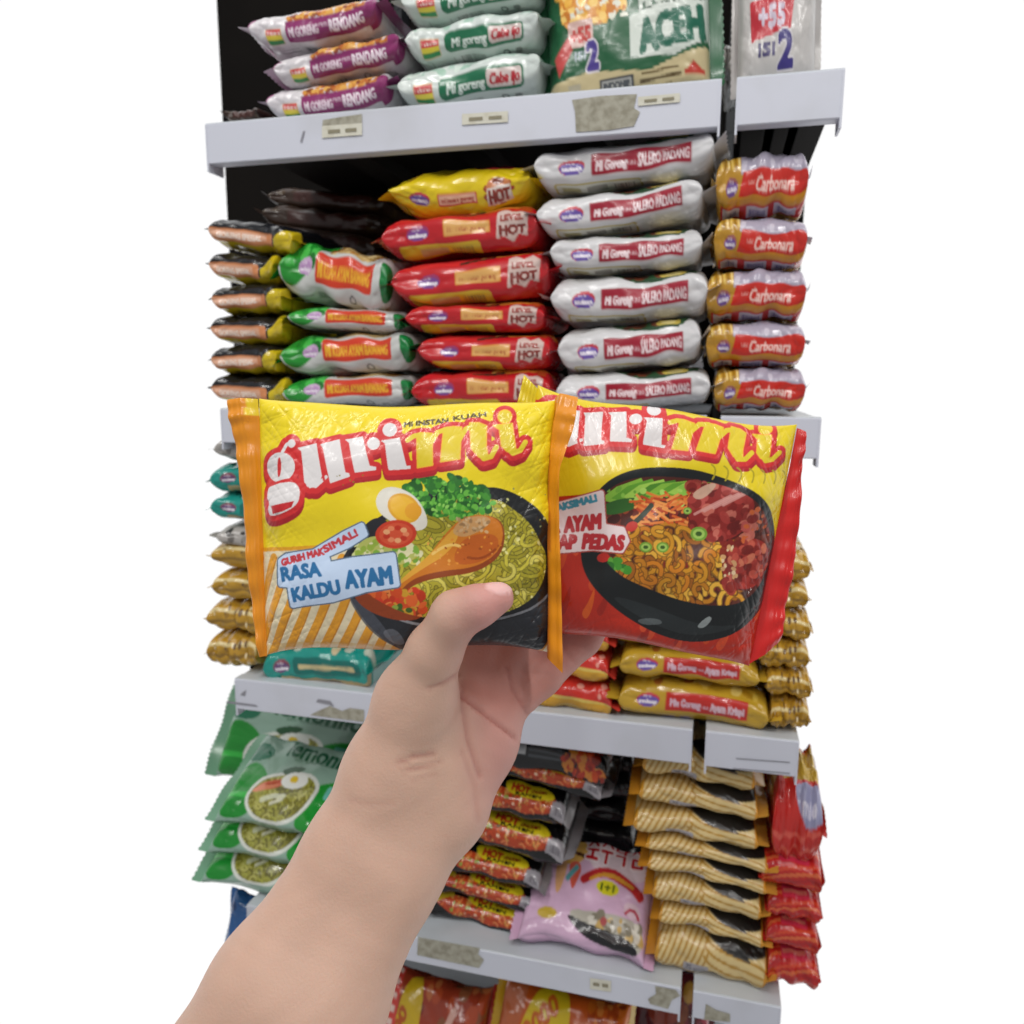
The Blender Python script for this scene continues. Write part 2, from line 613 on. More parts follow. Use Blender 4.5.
def art_hotyellow():
    a = E('E3C81C')
    a.stroke([(58, 42), (70, 34), (82, 26)], 3, 'C07A28'); a.stroke([(20, 50), (30, 40)], 2.5, 'B47A30')
    a.rect(88, 8, 140, 38, 'B8303A'); a.ell(112, 38, 22, 6, 'B8303A')
    oval_logo(a, 30, 72, .95, 4)
    a.rrect(50, 67, 92, 79, 1, 'CC4A34'); a.rrect(51.5, 68.5, 90.5, 77.5, 1, 'E4B49A'); a.text('mi instan goreng', 54, 75.5, 34, 4.5, 'A83A2A', bold=.2)
    for k in range(9):
        t = k * .7
        a.ell(116 + 13 * math.cos(t), 70 + 11 * math.sin(t), 4, 3, '9A3420')
    a.ell(116, 66, 13, 10, 'C77A4A'); a.ell(116, 60, 6, 4, '7A3018')
    a.poly([(104, 66), (128, 64), (130, 82), (103, 82)], 'D8CCC4'); a.text('HOT', 106, 80, 21, 12, '8A3228', bold=1.0)
    a.ell(30, 104, 22, 9, 'CC5A2C')
    return a


def art_red():
    a = E('BE1E26')
    a.rect(0, 0, 150, 30, 'C8222A'); a.poly([(0, 50), (60, 20), (75, 50)], 'D02A30')
    a.smooth([(75, 14), (146, 6), (150, 40), (92, 48)], 'DE8A34'); a.specks(30, 85, 15, 145, 42, 4, ['F0B060', 'C86A28', 'B04820'])
    oval_logo(a, 34, 64, .95, 0, '7A4A94', '9A3A6A')
    a.rrect(60, 56, 104, 70, 1, 'D99040'); a.rrect(61, 57, 103, 69, 1, 'DDAA62'); a.text('mi instan goreng', 64, 66, 36, 5, 'A8402A')
    a.rrect(14, 76, 94, 96, 4, 'D9B92C'); a.rect(34, 80, 62, 90, 'C0A868'); a.barcode(66, 80, 86, 91, '6A5A3A')
    a.poly([(112, 50), (118, 46), (126, 51), (134, 46), (142, 52), (140, 78), (132, 74), (126, 80), (118, 74), (110, 76)], 'D3BCB4')
    a.text('LEVEL', 115, 60, 22, 6, '9A3A30', bold=.5); a.text('HOT', 114, 73, 24, 9, '7C2A24', bold=.9)
    a.stroke([(66, 48), (96, 42)], 2.0, '3A2A24')
    return a


def art_salero():
    a = E('D2D2D4')
    a.smooth([(52, 30), (60, 10), (140, 4), (138, 46), (100, 50), (70, 46)], '2F5A38'); a.specks(40, 70, 8, 120, 42, 5, ['6A3020', '7A3A24', '4A2418'])
    a.ell(116, 38, 13, 9, 'D9C25A'); a.ell(116, 38, 8, 5, 'E8D890'); a.rect(80, 44, 128, 48, '304A38')
    oval_logo(a, 31, 63, .95)
    a.rect(48, 54, 132, 72, '9E1F34')
    a.text('Mi Goreng', 52, 67.5, 26, 7, 'EBD6DA', bold=.45, shear=.1); a.text('rasa', 79, 66, 7, 4.5, 'E6C8CE'); a.text('SALERO PADANG', 88, 68, 42, 8.5, 'F0DEE2', bold=.28)
    a.rrect(14, 78, 90, 97, 3, 'B5A23A'); a.rrect(15.5, 79.5, 88.5, 95.5, 2.5, 'C8C8BE')
    a.rect(20, 83, 36, 92, 'A8A078'); a.rect(42, 83, 60, 92, '8E8C84'); a.barcode(66, 82, 84, 92, '6E6C68')
    a.specks(24, 90, 76, 148, 100, 2, ['C2C2C6', 'E4E4E6'])
    return a


def art_carbonara():
    a = E('B88A2C')
    a.rect(42, 0, 150, 54, 'A9A2B4'); a.specks(40, 46, 5, 150, 50, 4, ['BDB6C6', '968EA2', 'C8C2D0'])
    for k in range(6):
        a.stroke([(4 + 6 * k, 12), (10 + 6 * k, 50)], 1.6, ['D9B85A', '96701E', 'E6CC84'][k % 3])
    oval_logo(a, 27, 62, .85, 0, '6A4A90', '9A5A58')
    a.rect(46, 53, 150, 70, 'C62C22'); a.poly([(46, 53), (38, 70), (46, 70)], 'C62C22')
    a.text('Carbonara', 66, 67, 62, 10, 'EFC9C0', bold=.45, shear=.3); a.text('rasa', 54, 62, 10, 5, 'E8B8AE', shear=.3)
    a.rect(20, 70, 150, 77, 'C98A22')
    a.rect(8, 77, 150, 97, 'B82A26')
    for x0_, x1_ in ((12, 40), (52, 88), (98, 134)):
        a.rect(x0_, 79, x1_, 94, 'B9B2BE'); a.barcode(x0_ + 4, 82, x1_ - 4, 92, '5A5484')
    return a


def art_goldred():
    a = E('BF9A2E')
    a.specks(40, 10, 10, 140, 45, 6, ['D0B048', 'A8801E', 'D8C06A', '9A5A24'])
    oval_logo(a, 30, 62, 1.0)
    a.rect(48, 53, 130, 73, 'BE2A24')
    a.text('Mie Goreng', 53, 67, 30, 7.5, 'D9B6C6', bold=.5); a.text('rasa', 84, 66, 7, 4, 'D9B6C6'); a.text('Ayam Krispi', 93, 67.5, 33, 7.5, 'DDBECB', bold=.5)
    a.rect(45, 82, 58, 90, '8878A0'); a.rect(64, 82, 74, 90, '8878A0')
    return a


def art_redyellow():
    a = E('C8322A')
    a.rect(0, 66, 150, 130, 'CC9A30'); a.rrect(60, 76, 128, 88, 2, 'D0B060'); a.text('mie goreng', 66, 85, 54, 7, '9A5A1E', bold=.3)
    a.specks(30, 5, 20, 145, 60, 4, ['D8443A', 'B02622', 'E8A090']); a.rect(0, 64, 150, 67, 'D8C060')
    return a


def art_teal():
    a = E('1F8F84')
    a.specks(30, 5, 5, 145, 45, 6, ['B8C0B0', '2AA79A', 'C8B894', '14685F'])
    a.rrect(40, 56, 138, 72, 4, '126A62'); a.stroke([(50, 64), (128, 63)], 2.2, 'C8B88A')
    oval_logo(a, 24, 64, .9, 0, '6A4A7A', '8A4A5A')
    a.rect(20, 76, 150, 86, 'B9A070'); a.rect(0, 90, 150, 130, '9CC4BE')
    return a


def art_goldstripe():
    a = E('B98E2E')
    for k in range(8):
        a.rect(0, 10 + k * 14, 150, 15 + k * 14, ['D8C48C', '8A6A2A', 'D0A848'][k % 3])
    a.specks(30, 5, 30, 145, 100, 4, ['C8B088', '9A7630', 'E0D0A8', '6A5030'])
    return a


def art_silver():
    a = E('A6A29E')
    a.specks(60, 0, 0, 150, 110, 7, ['C8C4C0', '6E6A66', '8A8680', '3A3634'])
    return a


def art_hot():
    a = E('131214')
    Q = [(4, 50), (18, 43), (130, 43), (146, 52), (122, 64), (75, 72), (28, 66)]
    a.smooth(Q, 'B4401C')
    cl = a.region(Q)
    a.curls(90, 10, 42, 140, 72, 4, .8, ['E0703A', 'C8481E', 'E88A50', 'A83A1C', 'D8A050'], cl)
    a.specks(16, 30, 50, 120, 62, 2, ['8A9A3A', '6A4A20', 'F0D0B0'], cl)
    a.smooth([(46, 36), (58, 30), (116, 33), (134, 46), (112, 51), (60, 50)], 'D2BE1E')
    a.text('HOT', 60, 43, 28, 9, 'B0301A', bold=1.0, rot=3); a.text('chicken', 91, 43, 24, 6, '7A2A14', bold=.4)
    a.text('RAMEN', 68, 49, 40, 4.2, '2A2414', bold=.4)
    a.poly([(0, 40), (22, 32), (32, 44), (0, 56)], 'C2A428'); a.rect(0, 20, 26, 34, 'A02A20')
    a.poly([(128, 48), (150, 42), (150, 72), (126, 64)], '98949A'); a.barcode(132, 52, 146, 62, '58545C')
    return a


def art_hotbox():
    a = E('1A1B1E')
    a.rect(18, 40, 34, 62, 'B8BABC'); a.barcode(20, 44, 32, 58, '84868A')
    for k in range(4):
        a.rect(38, 46 + 5 * k, 84, 48 + 5 * k, '50545A')
    a.specks(120, 88, 20, 146, 74, 5, ['B0301A', 'C8481E', '8A2414', 'D08030'])
    return a


def art_stripes():
    a = E('D6BE86')
    for k in range(22):
        x = -30 + k * 8
        a.stroke(bez((x + 44, 10), (x + 36, 62), (x, 104)), 1.35, 'B08434')
    a.rect(72, 46, 150, 100, 'D6BE86')
    for k in range(7):
        a.stroke(bez((66, 44 + k * 8.5), (80, 60 + k * 8), (150, 57 + k * 9)), 1.3, 'B58A3A')
    a.smooth([(58, 26), (80, 12), (150, 14), (150, 46), (118, 58), (84, 54)], '1E1C1C')
    a.stroke(bez((62, 34), (84, 58), (126, 57)), 1.0, '46423E')
    a.rrect(40, 70, 74, 80, 2, 'A6A2A8'); a.text('75 gram', 44, 78, 26, 6, '6A6870', bold=.3)
    a.rect(146, 0, 150, 130, 'C98A22'); a.rect(0, 40, 5, 130, 'C8902E')
    return a


def bez(p0, p1, p2, n=12):
    t = np.linspace(0, 1, n)[:, None]
    p0, p1, p2 = map(lambda q: np.array(q, float), (p0, p1, p2))
    return (1 - t) ** 2 * p0 + 2 * t * (1 - t) * p1 + t * t * p2


def art_redorange():
    a = E('B82420')
    for k in range(14):
        y = 14 + k * 7
        a.stroke([(0, y + 8), (70, y), (150, y - 8)], 1.8, ['C8442A', 'D2653A', 'A81E22'][k % 3])
    a.rrect(44, 34, 120, 50, 3, 'C2304A'); a.stroke([(50, 42), (114, 42)], 2, 'D8786A')
    a.rect(10, 84, 140, 87, 'C89A40')
    return a


def art_redtop():
    a = E('C02A24')
    a.rect(0, 0, 150, 30, 'C8A43A'); a.smooth([(60, 40), (100, 34), (150, 40), (150, 62), (96, 66)], '9A9AB8')
    a.text('mie', 90, 58, 40, 10, 'D8D4E0', bold=.6)
    for k in range(5):
        a.stroke([(0, 70 + 9 * k), (150, 66 + 9 * k)], 1.5, 'D2584A')
    return a


def art_shaded_brown():
    a = E('3A281E')  # brown darkened: shade of the shelf interior painted into the pack colour
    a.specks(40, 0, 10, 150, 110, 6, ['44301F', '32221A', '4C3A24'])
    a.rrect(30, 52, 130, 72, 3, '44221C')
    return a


def art_shade_black():
    a = E('161618')  # near-black stands for the shade deep in the shelf
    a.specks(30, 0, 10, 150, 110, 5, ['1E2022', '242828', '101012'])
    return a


# faces (150 wide, 120 from back edge to front edge)
def Fa(col, S=4):
    return Art(0, 0, 150, 120, S, col)


def art_lemon():
    a = Fa('8CAA9A')
    a.rect(0, 0, 150, 8, '2F8A3C')
    a.smooth([(0, 50), (24, 48), (48, 70), (40, 112), (0, 118)], '15862A'); a.smooth([(104, 58), (150, 50), (150, 116), (96, 118), (100, 80)], '1C8E2E')
    a.rect(0, 84, 60, 90, '30B040'); a.smooth([(0, 24), (30, 26), (34, 44), (0, 50)], '1A6A4C')
    a.text('lemonilo', 48, 34, 92, 22, '1B5A3C', bold=1.0, rot=4)
    a.text('mie instan alami', 62, 40, 50, 4.5, '3C6A54')
    P = [(24, 90), (34, 64), (60, 52), (96, 50), (112, 66), (104, 98), (80, 116), (44, 112)]
    a.smooth(P, 'D6DAD2')
    Q = [(28, 90), (37, 67), (61, 56), (94, 54), (107, 67), (100, 96), (78, 111), (46, 108)]
    a.smooth(Q, '93903A'); cl = a.region(Q)
    a.curls(150, 28, 54, 108, 112, 5, .8, ['A8A848', '86802C', 'C0BC66', '6E6A24'], cl)
    a.smooth([(50, 52), (70, 44), (86, 46), (64, 60)], '1E4E2C')
    a.ell(50, 72, 16, 5.5, 'CC6A4C', -28); a.ell(45, 76, 14, 4, 'D88868', -28); a.ell(54, 68, 12, 2, 'B84E34', -28)
    a.ell(75, 62, 16, 9.5, 'E4E6E0', -8); a.ell(74, 61, 5, 4, 'DDBC2A')
    a.stroke([(50, 90), (60, 84), (72, 82)], 3, 'D8DCC8', .8, cl); a.stroke([(62, 92), (72, 86)], 2, 'E0E0D0', .8, cl)
    a.rrect(118, 60, 132, 76, 3, '6AB8A8')
    return a


def hangul(a, x, y, s, col):
    """blocky syllable strokes"""
    def L(*p):
        a.stroke([(x + s * u, y + s * w) for u, w in p], 1.9 * s / 10, col)
    return L


def art_pink():
    a = Fa('D3AFCB')
    a.smooth([(46, 0), (150, 0), (150, 44), (120, 52), (70, 46)], 'D9C6CF')
    a.smooth([(6, 26), (30, 4), (60, 6), (66, 36), (44, 46), (20, 44)], 'D8AC5A'); a.stroke([(36, 28), (64, 34)], 2, '4A2418')
    a.smooth([(26, 40), (44, 40), (40, 72), (34, 76)], 'DDA878'); a.smooth([(42, 40), (62, 40), (56, 70), (50, 64)], 'CC5A48')
    a.rect(14, 0, 50, 8, '8A2A24')
    sy = [(64, 4, [((0, 1), (9, 1)), ((4, 1), (0, 6)), ((4, 1), (9, 6)), ((0, 9), (10, 9)), ((5, 9), (5, 14)), ((0, 14), (10, 14))]),
          (82, 4, [((5, 0), (0, 6)), ((5, 0), (10, 6)), ((2, 3), (8, 3)), ((0, 9), (10, 9)), ((5, 9), (5, 15))]),
          (100, 2, [((0, 0), (0, 7)), ((0, 7), (6, 7)), ((0, 3), (6, 3)), ((9, -1), (9, 9)), ((9, 4), (12, 4)), ((1, 11), (9, 11)), ((9, 11), (9, 16))]),
          (120, 4, [((4, 0), (1, 5)), ((4, 0), (8, 5)), ((10, -1), (10, 8)), ((10, 3), (13, 3)), ((2, 10), (11, 10)), ((2, 10), (2, 15)), ((2, 15), (11, 15)), ((11, 10), (11, 15))])]
    for wid, colr in ((3.4, 'ECE2E6'), (1.9, 'B8222C')):
        for x, y, st in sy:
            for (p, q) in st:
                a.stroke([(x + p[0] * 1.25, y + p[1] * 2.1), (x + q[0] * 1.25, y + q[1] * 2.1)], wid, colr)
    a.stroke(bez((66, 56), (90, 32), (136, 62)), 5, 'BC3034'); a.stroke(bez((74, 54), (92, 40), (126, 56)), 2, 'D89A3A')
    a.ell(96, 60, 14, 7.5, 'D4CC2C', 4); a.text('1+1', 88, 63, 16, 7, '5A6A1E', bold=.7)
    a.smooth([(118, 70), (138, 70), (142, 86), (120, 82)], 'DCC0CE'); a.stroke(bez((122, 80), (130, 70), (138, 82)), 1.5, 'B84A5C')
    a.stroke([(54, 46), (46, 58)], 3, '5A9AA0')
    a.ell(30, 94, 12, 5, 'C6A83E')
    a.smooth([(48, 88), (90, 84), (146, 84), (146, 112), (110, 116), (80, 108)], 'B8B4A8'); a.specks(36, 80, 86, 144, 104, 4, ['D8D4C8', '8A8474', 'C8A868'])
    a.smooth([(46, 90), (80, 98), (142, 102), (140, 116), (84, 113)], '17161A'); a.ell(98, 92, 4, 4, 'B05A5A')
    return a


def art_aceh():
    a = Fa('1D5A38')
    a.smooth([(14, 0), (80, 0), (78, 50), (50, 62), (14, 62)], 'D8913A'); a.specks(110, 14, 20, 76, 58, 4, ['E8B04A', 'C87A2A', 'F0C870', 'E0E0D0'])
    a.poly([(0, 60), (30, 58), (60, 60), (150, 44), (150, 94), (96, 98), (40, 96), (0, 98)], '1D5A38')
    a.poly([(0, 96), (40, 92), (96, 98), (150, 84), (150, 120), (0, 120)], 'C6B78E')
    a.poly([(80, 58), (150, 46), (150, 80), (120, 90), (80, 88)], 'CBD3CB')
    a.text('MI GORENG', 90, 54, 56, 11, 'BFC8BE', bold=1.0, out=.8, ocol='16402A', rot=-4)
    a.text('ACEH', 90, 85, 56, 22, '17624C', bold=2.0, rot=-6)
    a.rrect(22, 54, 46, 73, 3, 'D2B0A8'); a.text('+55', 25, 69, 18, 10, 'C0403A', bold=.9)
    a.text('ISI', 28, 82, 10, 6, '9AA8B0', bold=.5); a.text('2', 40, 90, 9, 19, '4A3A8A', bold=1.6, out=1.2, ocol='DAD4DC')
    a.poly([(8, 78), (22, 64), (26, 74), (12, 92)], 'C04A48')
    a.rrect(20, 99, 32, 113, 1, 'B4AC96'); a.ell(42, 107, 2.4, 2.4, '8A5A3A')
    a.rect(50, 99, 82, 115, '3C4046'); a.rect(52, 101, 80, 108, 'B4B4B0'); a.text('INDOMIE', 54, 107, 24, 5, '50545A', bold=.4); a.rect(52, 110, 80, 113, '6A6E72')
    a.stroke([(90, 100), (122, 98)], .8, '6A5A36'); a.stroke([(88, 105), (124, 103)], 1.1, '5A4A2A'); a.stroke([(98, 110), (116, 109)], .7, '6A5A36')
    a.poly([(130, 101), (136, 95), (144, 101)], 'B83A2C'); a.rect(128, 101, 146, 104, 'B83A2C')
    return a


def art_isi2():
    a = Fa('BDBAB8')
    a.smooth([(30, 0), (100, 0), (104, 48), (60, 52), (30, 46)], 'C87030'); a.specks(50, 36, 10, 100, 46, 5, ['D89048', 'B0502A'])
    a.poly([(22, 52), (108, 46), (100, 74), (26, 80)], 'BC2E3A'); a.text('+55', 40, 71, 48, 15, 'C8BCCC', bold=1.3)
    a.text('ISI', 40, 91, 30, 9, '46406A', bold=1); a.text('2', 78, 100, 26, 24, '3A3278', bold=2.0, out=1.5, ocol='D2CED2')
    a.rect(20, 108, 130, 120, 'B4A880'); a.rect(60, 108, 100, 120, '8A8A84')
    return a


def art_bag():
    a = Fa('C2571C')
    a.smooth([(34, 0), (90, 0), (74, 120), (10, 120)], 'D8BA1C')
    a.text('2000', 40, 46, 40, 15, 'C8641E', bold=1.0, rot=-42)
    a.smooth([(0, 0), (34, 0), (20, 60), (0, 60)], 'B8623A'); a.specks(50, 92, 0, 150, 60, 6, ['C8661E', 'A84418', 'D88038', '8A3418'])
    a.stroke([(72, 80), (118, 46)], 6, 'A8281E'); a.stroke([(74, 79), (116, 48)], 3, 'E0CFC8')
    return a


def art_bagred():
    a = Fa('9A3A22')
    a.specks(80, 0, 0, 150, 120, 7, ['B04A28', '7A2A1C', 'B8683A', '8A5030'])
    a.smooth([(20, 10), (60, 0), (56, 120), (24, 120)], 'C9A820'); a.text('000', 28, 60, 30, 12, 'B0501A', bold=1, rot=-70)
    a.poly([(0, 0), (20, 0), (24, 60), (0, 60)], 'C84038')
    for k in range(6):
        a.rect(2, 4 + k * 9, 18, 8 + k * 9, 'DDBFB4')
    a.stroke([(74, 76), (104, 24)], 4, 'D6A89A')
    return a


def art_bagdark():
    a = Fa('5A2026')
    a.specks(60, 0, 0, 150, 120, 7, ['7A2A34', '4A1A1E', '8A4A2A', 'A83A4A'])
    a.smooth([(40, 10), (100, 0), (110, 40), (50, 50)], '8A3A2A'); a.ell(112, 18, 10, 8, 'B88A3A')
    return a


def art_blue():
    a = Fa('2A5A94')
    a.specks(20, 0, 0, 150, 120, 9, ['3A78B8', '1C3E70', 'C8D0D8']); a.text('mie', 40, 70, 60, 30, 'D8DEE6', bold=1.4)
    return a


kind('rendang', art_rendang(), vs=10, seal='C9B6C6', seal2='7A2C62')
kind('cabe', art_cabe(), vs=8, seal='C6D4CC')
kind('black', art_black(), p=18, q=.42, seal_len=.006, vs=7, seal='22222A', seal2='C9AE1C')
kind('green', art_green(), seal='1C8A30', seal2='2A7A44')
kind('hotyellow', art_hotyellow(), vs=2, seal='E0C41A', T=.05, n=2.2, p=3.2)
kind('red', art_red(), seal='C8222C')
kind('salero', art_salero(), vs=3, seal='D0D0D2', mat=M_MATTE, flare=.2)
kind('carbonara', art_carbonara(), p=18, q=.42, seal_len=.006, vs=6, seal='C2973A', seal2='B0A8B8')
kind('goldred', art_goldred(), seal='C29C30')
kind('redyellow', art_redyellow(), seal='C23A30')
kind('teal', art_teal(), p=18, q=.42, seal_len=.006, seal='2AA090')
kind('goldstripe', art_goldstripe(), p=18, q=.42, seal_len=.006, seal='B08A34')
kind('silver', art_silver(), seal='9A9690')
kind('hot', art_hot(), seal='201C1C', seal2='8E8A8E')
kind('hotbox', art_hotbox(), seal='1A1B1E', n=4.0)
kind('stripes', art_stripes(), seal='C98A2A', seal2='C8923A', mat=M_MATTE)
kind('redorange', art_redorange(), p=18, q=.42, seal_len=.006, seal='B82A22')
kind('redtop', art_redtop(), seal='B82A22')
kind('dark', art_shaded_brown(), seal='32221A', mat=M_MATTE)
kind('dusk', art_shade_black(), seal='141416')
kind('lemon', art_lemon(), mode='face', seal='6A9A7C', plain='6E9A80', T=.034)
kind('pink', art_pink(), mode='face', seal='CFA6C4', plain='C9A0C0', T=.034, flare=.12)
kind('aceh', art_aceh(), mode='face', seal='1D5A38', plain='9A8E6A', T=.036, n=3.2, flare=.03, p=7, q=.5, wr=.6, mat=M_MATTE, obname='noodle_multipack')
kind('isi2', art_isi2(), mode='face', seal='B8B4B2', plain='9A9690', T=.036, n=3.2, flare=.03, p=7, q=.5, wr=.6, mat=M_MATTE, obname='noodle_multipack')
kind('bag', art_bag(), mode='face', seal='C8A01C', plain='B8561C', L=.15, H=.13, T=.045, obname='snack_bag')
kind('bagred', art_bagred(), mode='face', seal='C84038', plain='9A3A22', L=.15, H=.13, T=.045, obname='snack_bag')
kind('bagdark', art_bagdark(), mode='face', seal='5A2026', plain='5A2026', L=.15, H=.13, T=.045, obname='snack_bag')
kind('blue', art_blue(), mode='face', seal='2A5A94', plain='2A5A94')
# ------------------------------------------------------------------ shelving
M_WHITE = mat_plain('white_enamel', 'CDD0DC', .38, .45, ('BFC1C8', 9, .52, .75))
M_TOP = mat_plain('shelf_top_enamel', 'C2C8CE', .32, .5, ('B4B8BC', 14, .5, .8))
M_UNDER = mat_plain('shade_dark_underside', '1C1918', .8, .15)  # shade beneath the boards put into the base colour
M_BACK = mat_plain('shade_dark_back_panel', '14110F', .85, .12, ('0C0A09', 6, .4, .7))  # near-black base colour paints in the gloom behind the packs
M_POST = mat_plain('dark_post_steel', '26282C', .5, .3)
M_WORN = mat_plain('glue_residue', 'A9A698', .8, .2, ('8F8B7C', 160, .4, .65))
M_LABEL = mat_plain('label_paper', 'D2D0C2', .6, .3, ('BDB8A4', 120, .5, .8))
M_INK = mat_plain('label_ink', '8C8672', .7, .2)
M_MARK = mat_plain('scuff_mark', '8C8C94', .7, .2)

XL, XR = -.416, .070
G0, G1 = at(721, 100, 0)[0], at(736, 100, 0)[0]
ZA, ZB, ZC, ZD, ZE = [CAM[2] + .6 * q for q in (.3449, -.0385, -.4446, -.8235, -1.235)]
DEEP = .40
frame = bpy.data.objects.new('shelving_frame', None)
COL.objects.link(frame)
tag(frame, 'dark slotted steel posts and kick plate carrying the white supermarket shelves', 'shelving frame')
wb = Boxes().box(-.668, .083, DEEP + .003, DEEP + .02, 0, CAM[2] + .62).build('wall_back', M_BACK)
tag(wb, 'back panel coloured dark as shade, seen in the gaps behind the noodle packs', 'wall', kind='structure')
for xa in (XL + .01, G0 + .001, XR - .012):
    pb = Boxes().box(xa, xa + .009, DEEP - .022, DEEP + .003, 0, CAM[2] + .62)
    for k in range(60):
        pb.box(xa + .003, xa + .006, DEEP - .0232, DEEP - .0215, .05 + k * .024, .064 + k * .024)
    pb.build('slotted_post', M_POST, frame)
Boxes().box(XL, XR, .02, .04, 0, ZE - .03).build('kick_plate', M_POST, frame)


def lip_patch(board, pts, mat, nm, lift=.0006):
    """a flat piece stuck on the front lip; outline given by pixels on the lip's plane"""
    P = [at(x, y, -lift) for x, y in pts]
    o = Boxes().poly([tuple(p) for p in P]).build(nm, mat, board)
    return o


def price_label(board, x0, y0, x1, y1, dy):
    o = lip_patch(board, [(x0, y1), (x1, y1 + dy), (x1, y0 + dy), (x0, y0)], M_LABEL, 'price_label', .0009)
    b = Boxes()
    for k, (u0, u1) in enumerate(((.15, .45), (.58, .86))):
        q = []
        for u, w in ((u0, .66), (u1, .66), (u1, .36), (u0, .36)):
            q.append(tuple(at(x0 + (x1 - x0) * u, y0 + (y1 - y0) * w + dy * u, -.0013)))
        b.poly(q)
    b.build('price_print', M_INK, o)


def shelf_board(z, x0, x1, lip, label):
    b = Boxes()
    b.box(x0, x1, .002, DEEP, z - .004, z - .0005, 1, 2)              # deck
    b.box(x0, x1, 0, .0025, z - lip, z, 0, bev=.0007)                 # front lip
    b.box(x0, x1, .0005, .012, z - .0022, z + .0006, 2, bev=.0004)    # rolled top edge
    b.box(x0, x1, .0025, .012, z - lip, z - lip + .002, 0)            # bottom return
    for xx in (x0, x1 - .0016):
        b.box(xx, xx + .0016, -.0004, .02, z - lip - .006, z - .001, 0)   # turned ends
    for k in range(3):
        xm = x0 + (x1 - x0) * (k + 1) / 4
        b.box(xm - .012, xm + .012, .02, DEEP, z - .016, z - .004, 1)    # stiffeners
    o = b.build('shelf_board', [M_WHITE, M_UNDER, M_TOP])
    tag(o, label, 'shelf', 'white shelf boards')
    return o


sA = shelf_board(ZA, XL, G0, .031, 'long white shelf board at the top, lip with torn label patch')
sA2 = shelf_board(ZA, G1, XR, .031, 'short white shelf board under the white two-pack bag')
sB = shelf_board(ZB, XL, G0, .029, 'long white shelf board under the red, green and white noodle stacks')
sB2 = shelf_board(ZB, G1, XR, .029, 'short white shelf board under the gold carbonara stack')
sC = shelf_board(ZC, XL, G0, .029, 'long white shelf board behind the wrist, over the green packs')
sC2 = shelf_board(ZC, G1, XR, .029, 'short white shelf board with a faint label outline, over the red packs')
sD = shelf_board(ZD, XL, G0, .025, 'long white shelf board under the pink pack, peeling lip')
sD2 = shelf_board(ZD, G1, XR, .025, 'short white shelf board under the lowest red packs')
sE = shelf_board(ZE, XL, G0, .025, 'bottom white shelf board under the snack bags')
sE2 = shelf_board(ZE, G1, XR, .025, 'short bottom shelf board beside the snack bags')
price_label(sA, 322, 126, 362, 138, -3)
lip_patch(sA, [(322, 127), (362, 123), (362, 114), (340, 117), (323, 120)], M_WORN, 'glue_residue')
price_label(sA, 462, 114, 508, 125, -3)
lip_patch(sA, [(576, 132), (610, 130), (634, 126), (640, 112), (634, 108), (637, 94), (600, 96), (572, 100), (575, 112)], M_WORN, 'glue_residue')
price_label(sA, 638, 97, 680, 106, -4)
lip_patch(sA, [(300, 142), (303, 131), (305, 131), (302, 142)], M_MARK, 'scuff_mark')
lip_patch(sC, [(310, 715), (364, 722), (364, 710), (350, 708), (342, 711), (330, 706), (318, 711)], M_WORN, 'glue_residue')
lip_patch(sC, [(316, 702), (334, 706), (330, 701), (318, 699)], M_MARK, 'scuff_mark')
lip_patch(sC, [(226, 703), (258, 707), (256, 705), (228, 701)], M_MARK, 'scuff_mark')
lip_patch(sC, [(240, 695), (245, 696), (246, 690), (243, 692)], M_MARK, 'scuff_mark')
for a_, b_ in (((733, 768), (790, 773)), ((736, 758), (790, 762))):
    lip_patch(sC2, [(a_[0], a_[1] + 1), (b_[0], b_[1] + 1), b_, a_], M_MARK, 'label_outline')
lip_patch(sD, [(417, 955), (479, 968), (484, 960), (478, 954), (480, 948), (440, 941), (418, 937)], M_WORN, 'glue_residue')
price_label(sD, 590, 978, 611, 989, 3)
lip_patch(sD, [(650, 1004), (668, 1009), (672, 1000), (680, 996), (676, 990), (655, 986), (656, 994), (648, 999)], M_WORN, 'glue_residue')
lip_patch(sD2, [(704, 1020), (730, 1022), (730, 1014), (716, 1010), (706, 1004)], M_WORN, 'glue_residue')

# ------------------------------------------------------------------ stacks of packs
ORD = {2: ['upper one', 'lower one'], 3: ['topmost', 'middle one', 'lowest'],
       4: ['topmost', 'second from top', 'second from bottom', 'lowest'],
       5: ['topmost', 'second from top', 'middle one', 'second from bottom', 'lowest'],
       6: ['topmost', 'second from top', 'third from top', 'third from bottom', 'second from bottom', 'lowest'],
       7: ['topmost', 'second from top', 'third from top', 'middle one', 'third from bottom', 'second from bottom', 'lowest'],
       8: ['topmost', 'second from top', 'third from top', 'fourth from top', 'fourth from bottom', 'third from bottom', 'second from bottom', 'lowest']}


def settle(objs, most=1.0):
    """lift a pile until its lowest pack lies on its shelf deck"""
    o = objs[-1]
    M = np.array(o.matrix_basis)
    n = len(o.data.vertices); c = np.zeros(n * 3, np.float32); o.data.vertices.foreach_get('co', c)
    z = (c.reshape(-1, 3) @ M[2, :3]) + M[2, 3]
    deck = max(q for q in (ZA, ZB, ZC, ZD, ZE) if q < np.median(z) + .01)
    up = deck + .0005 - z.min()
    if most == 1.0 or up > 0:
        for q in objs:
            q.location.z += min(up, most)


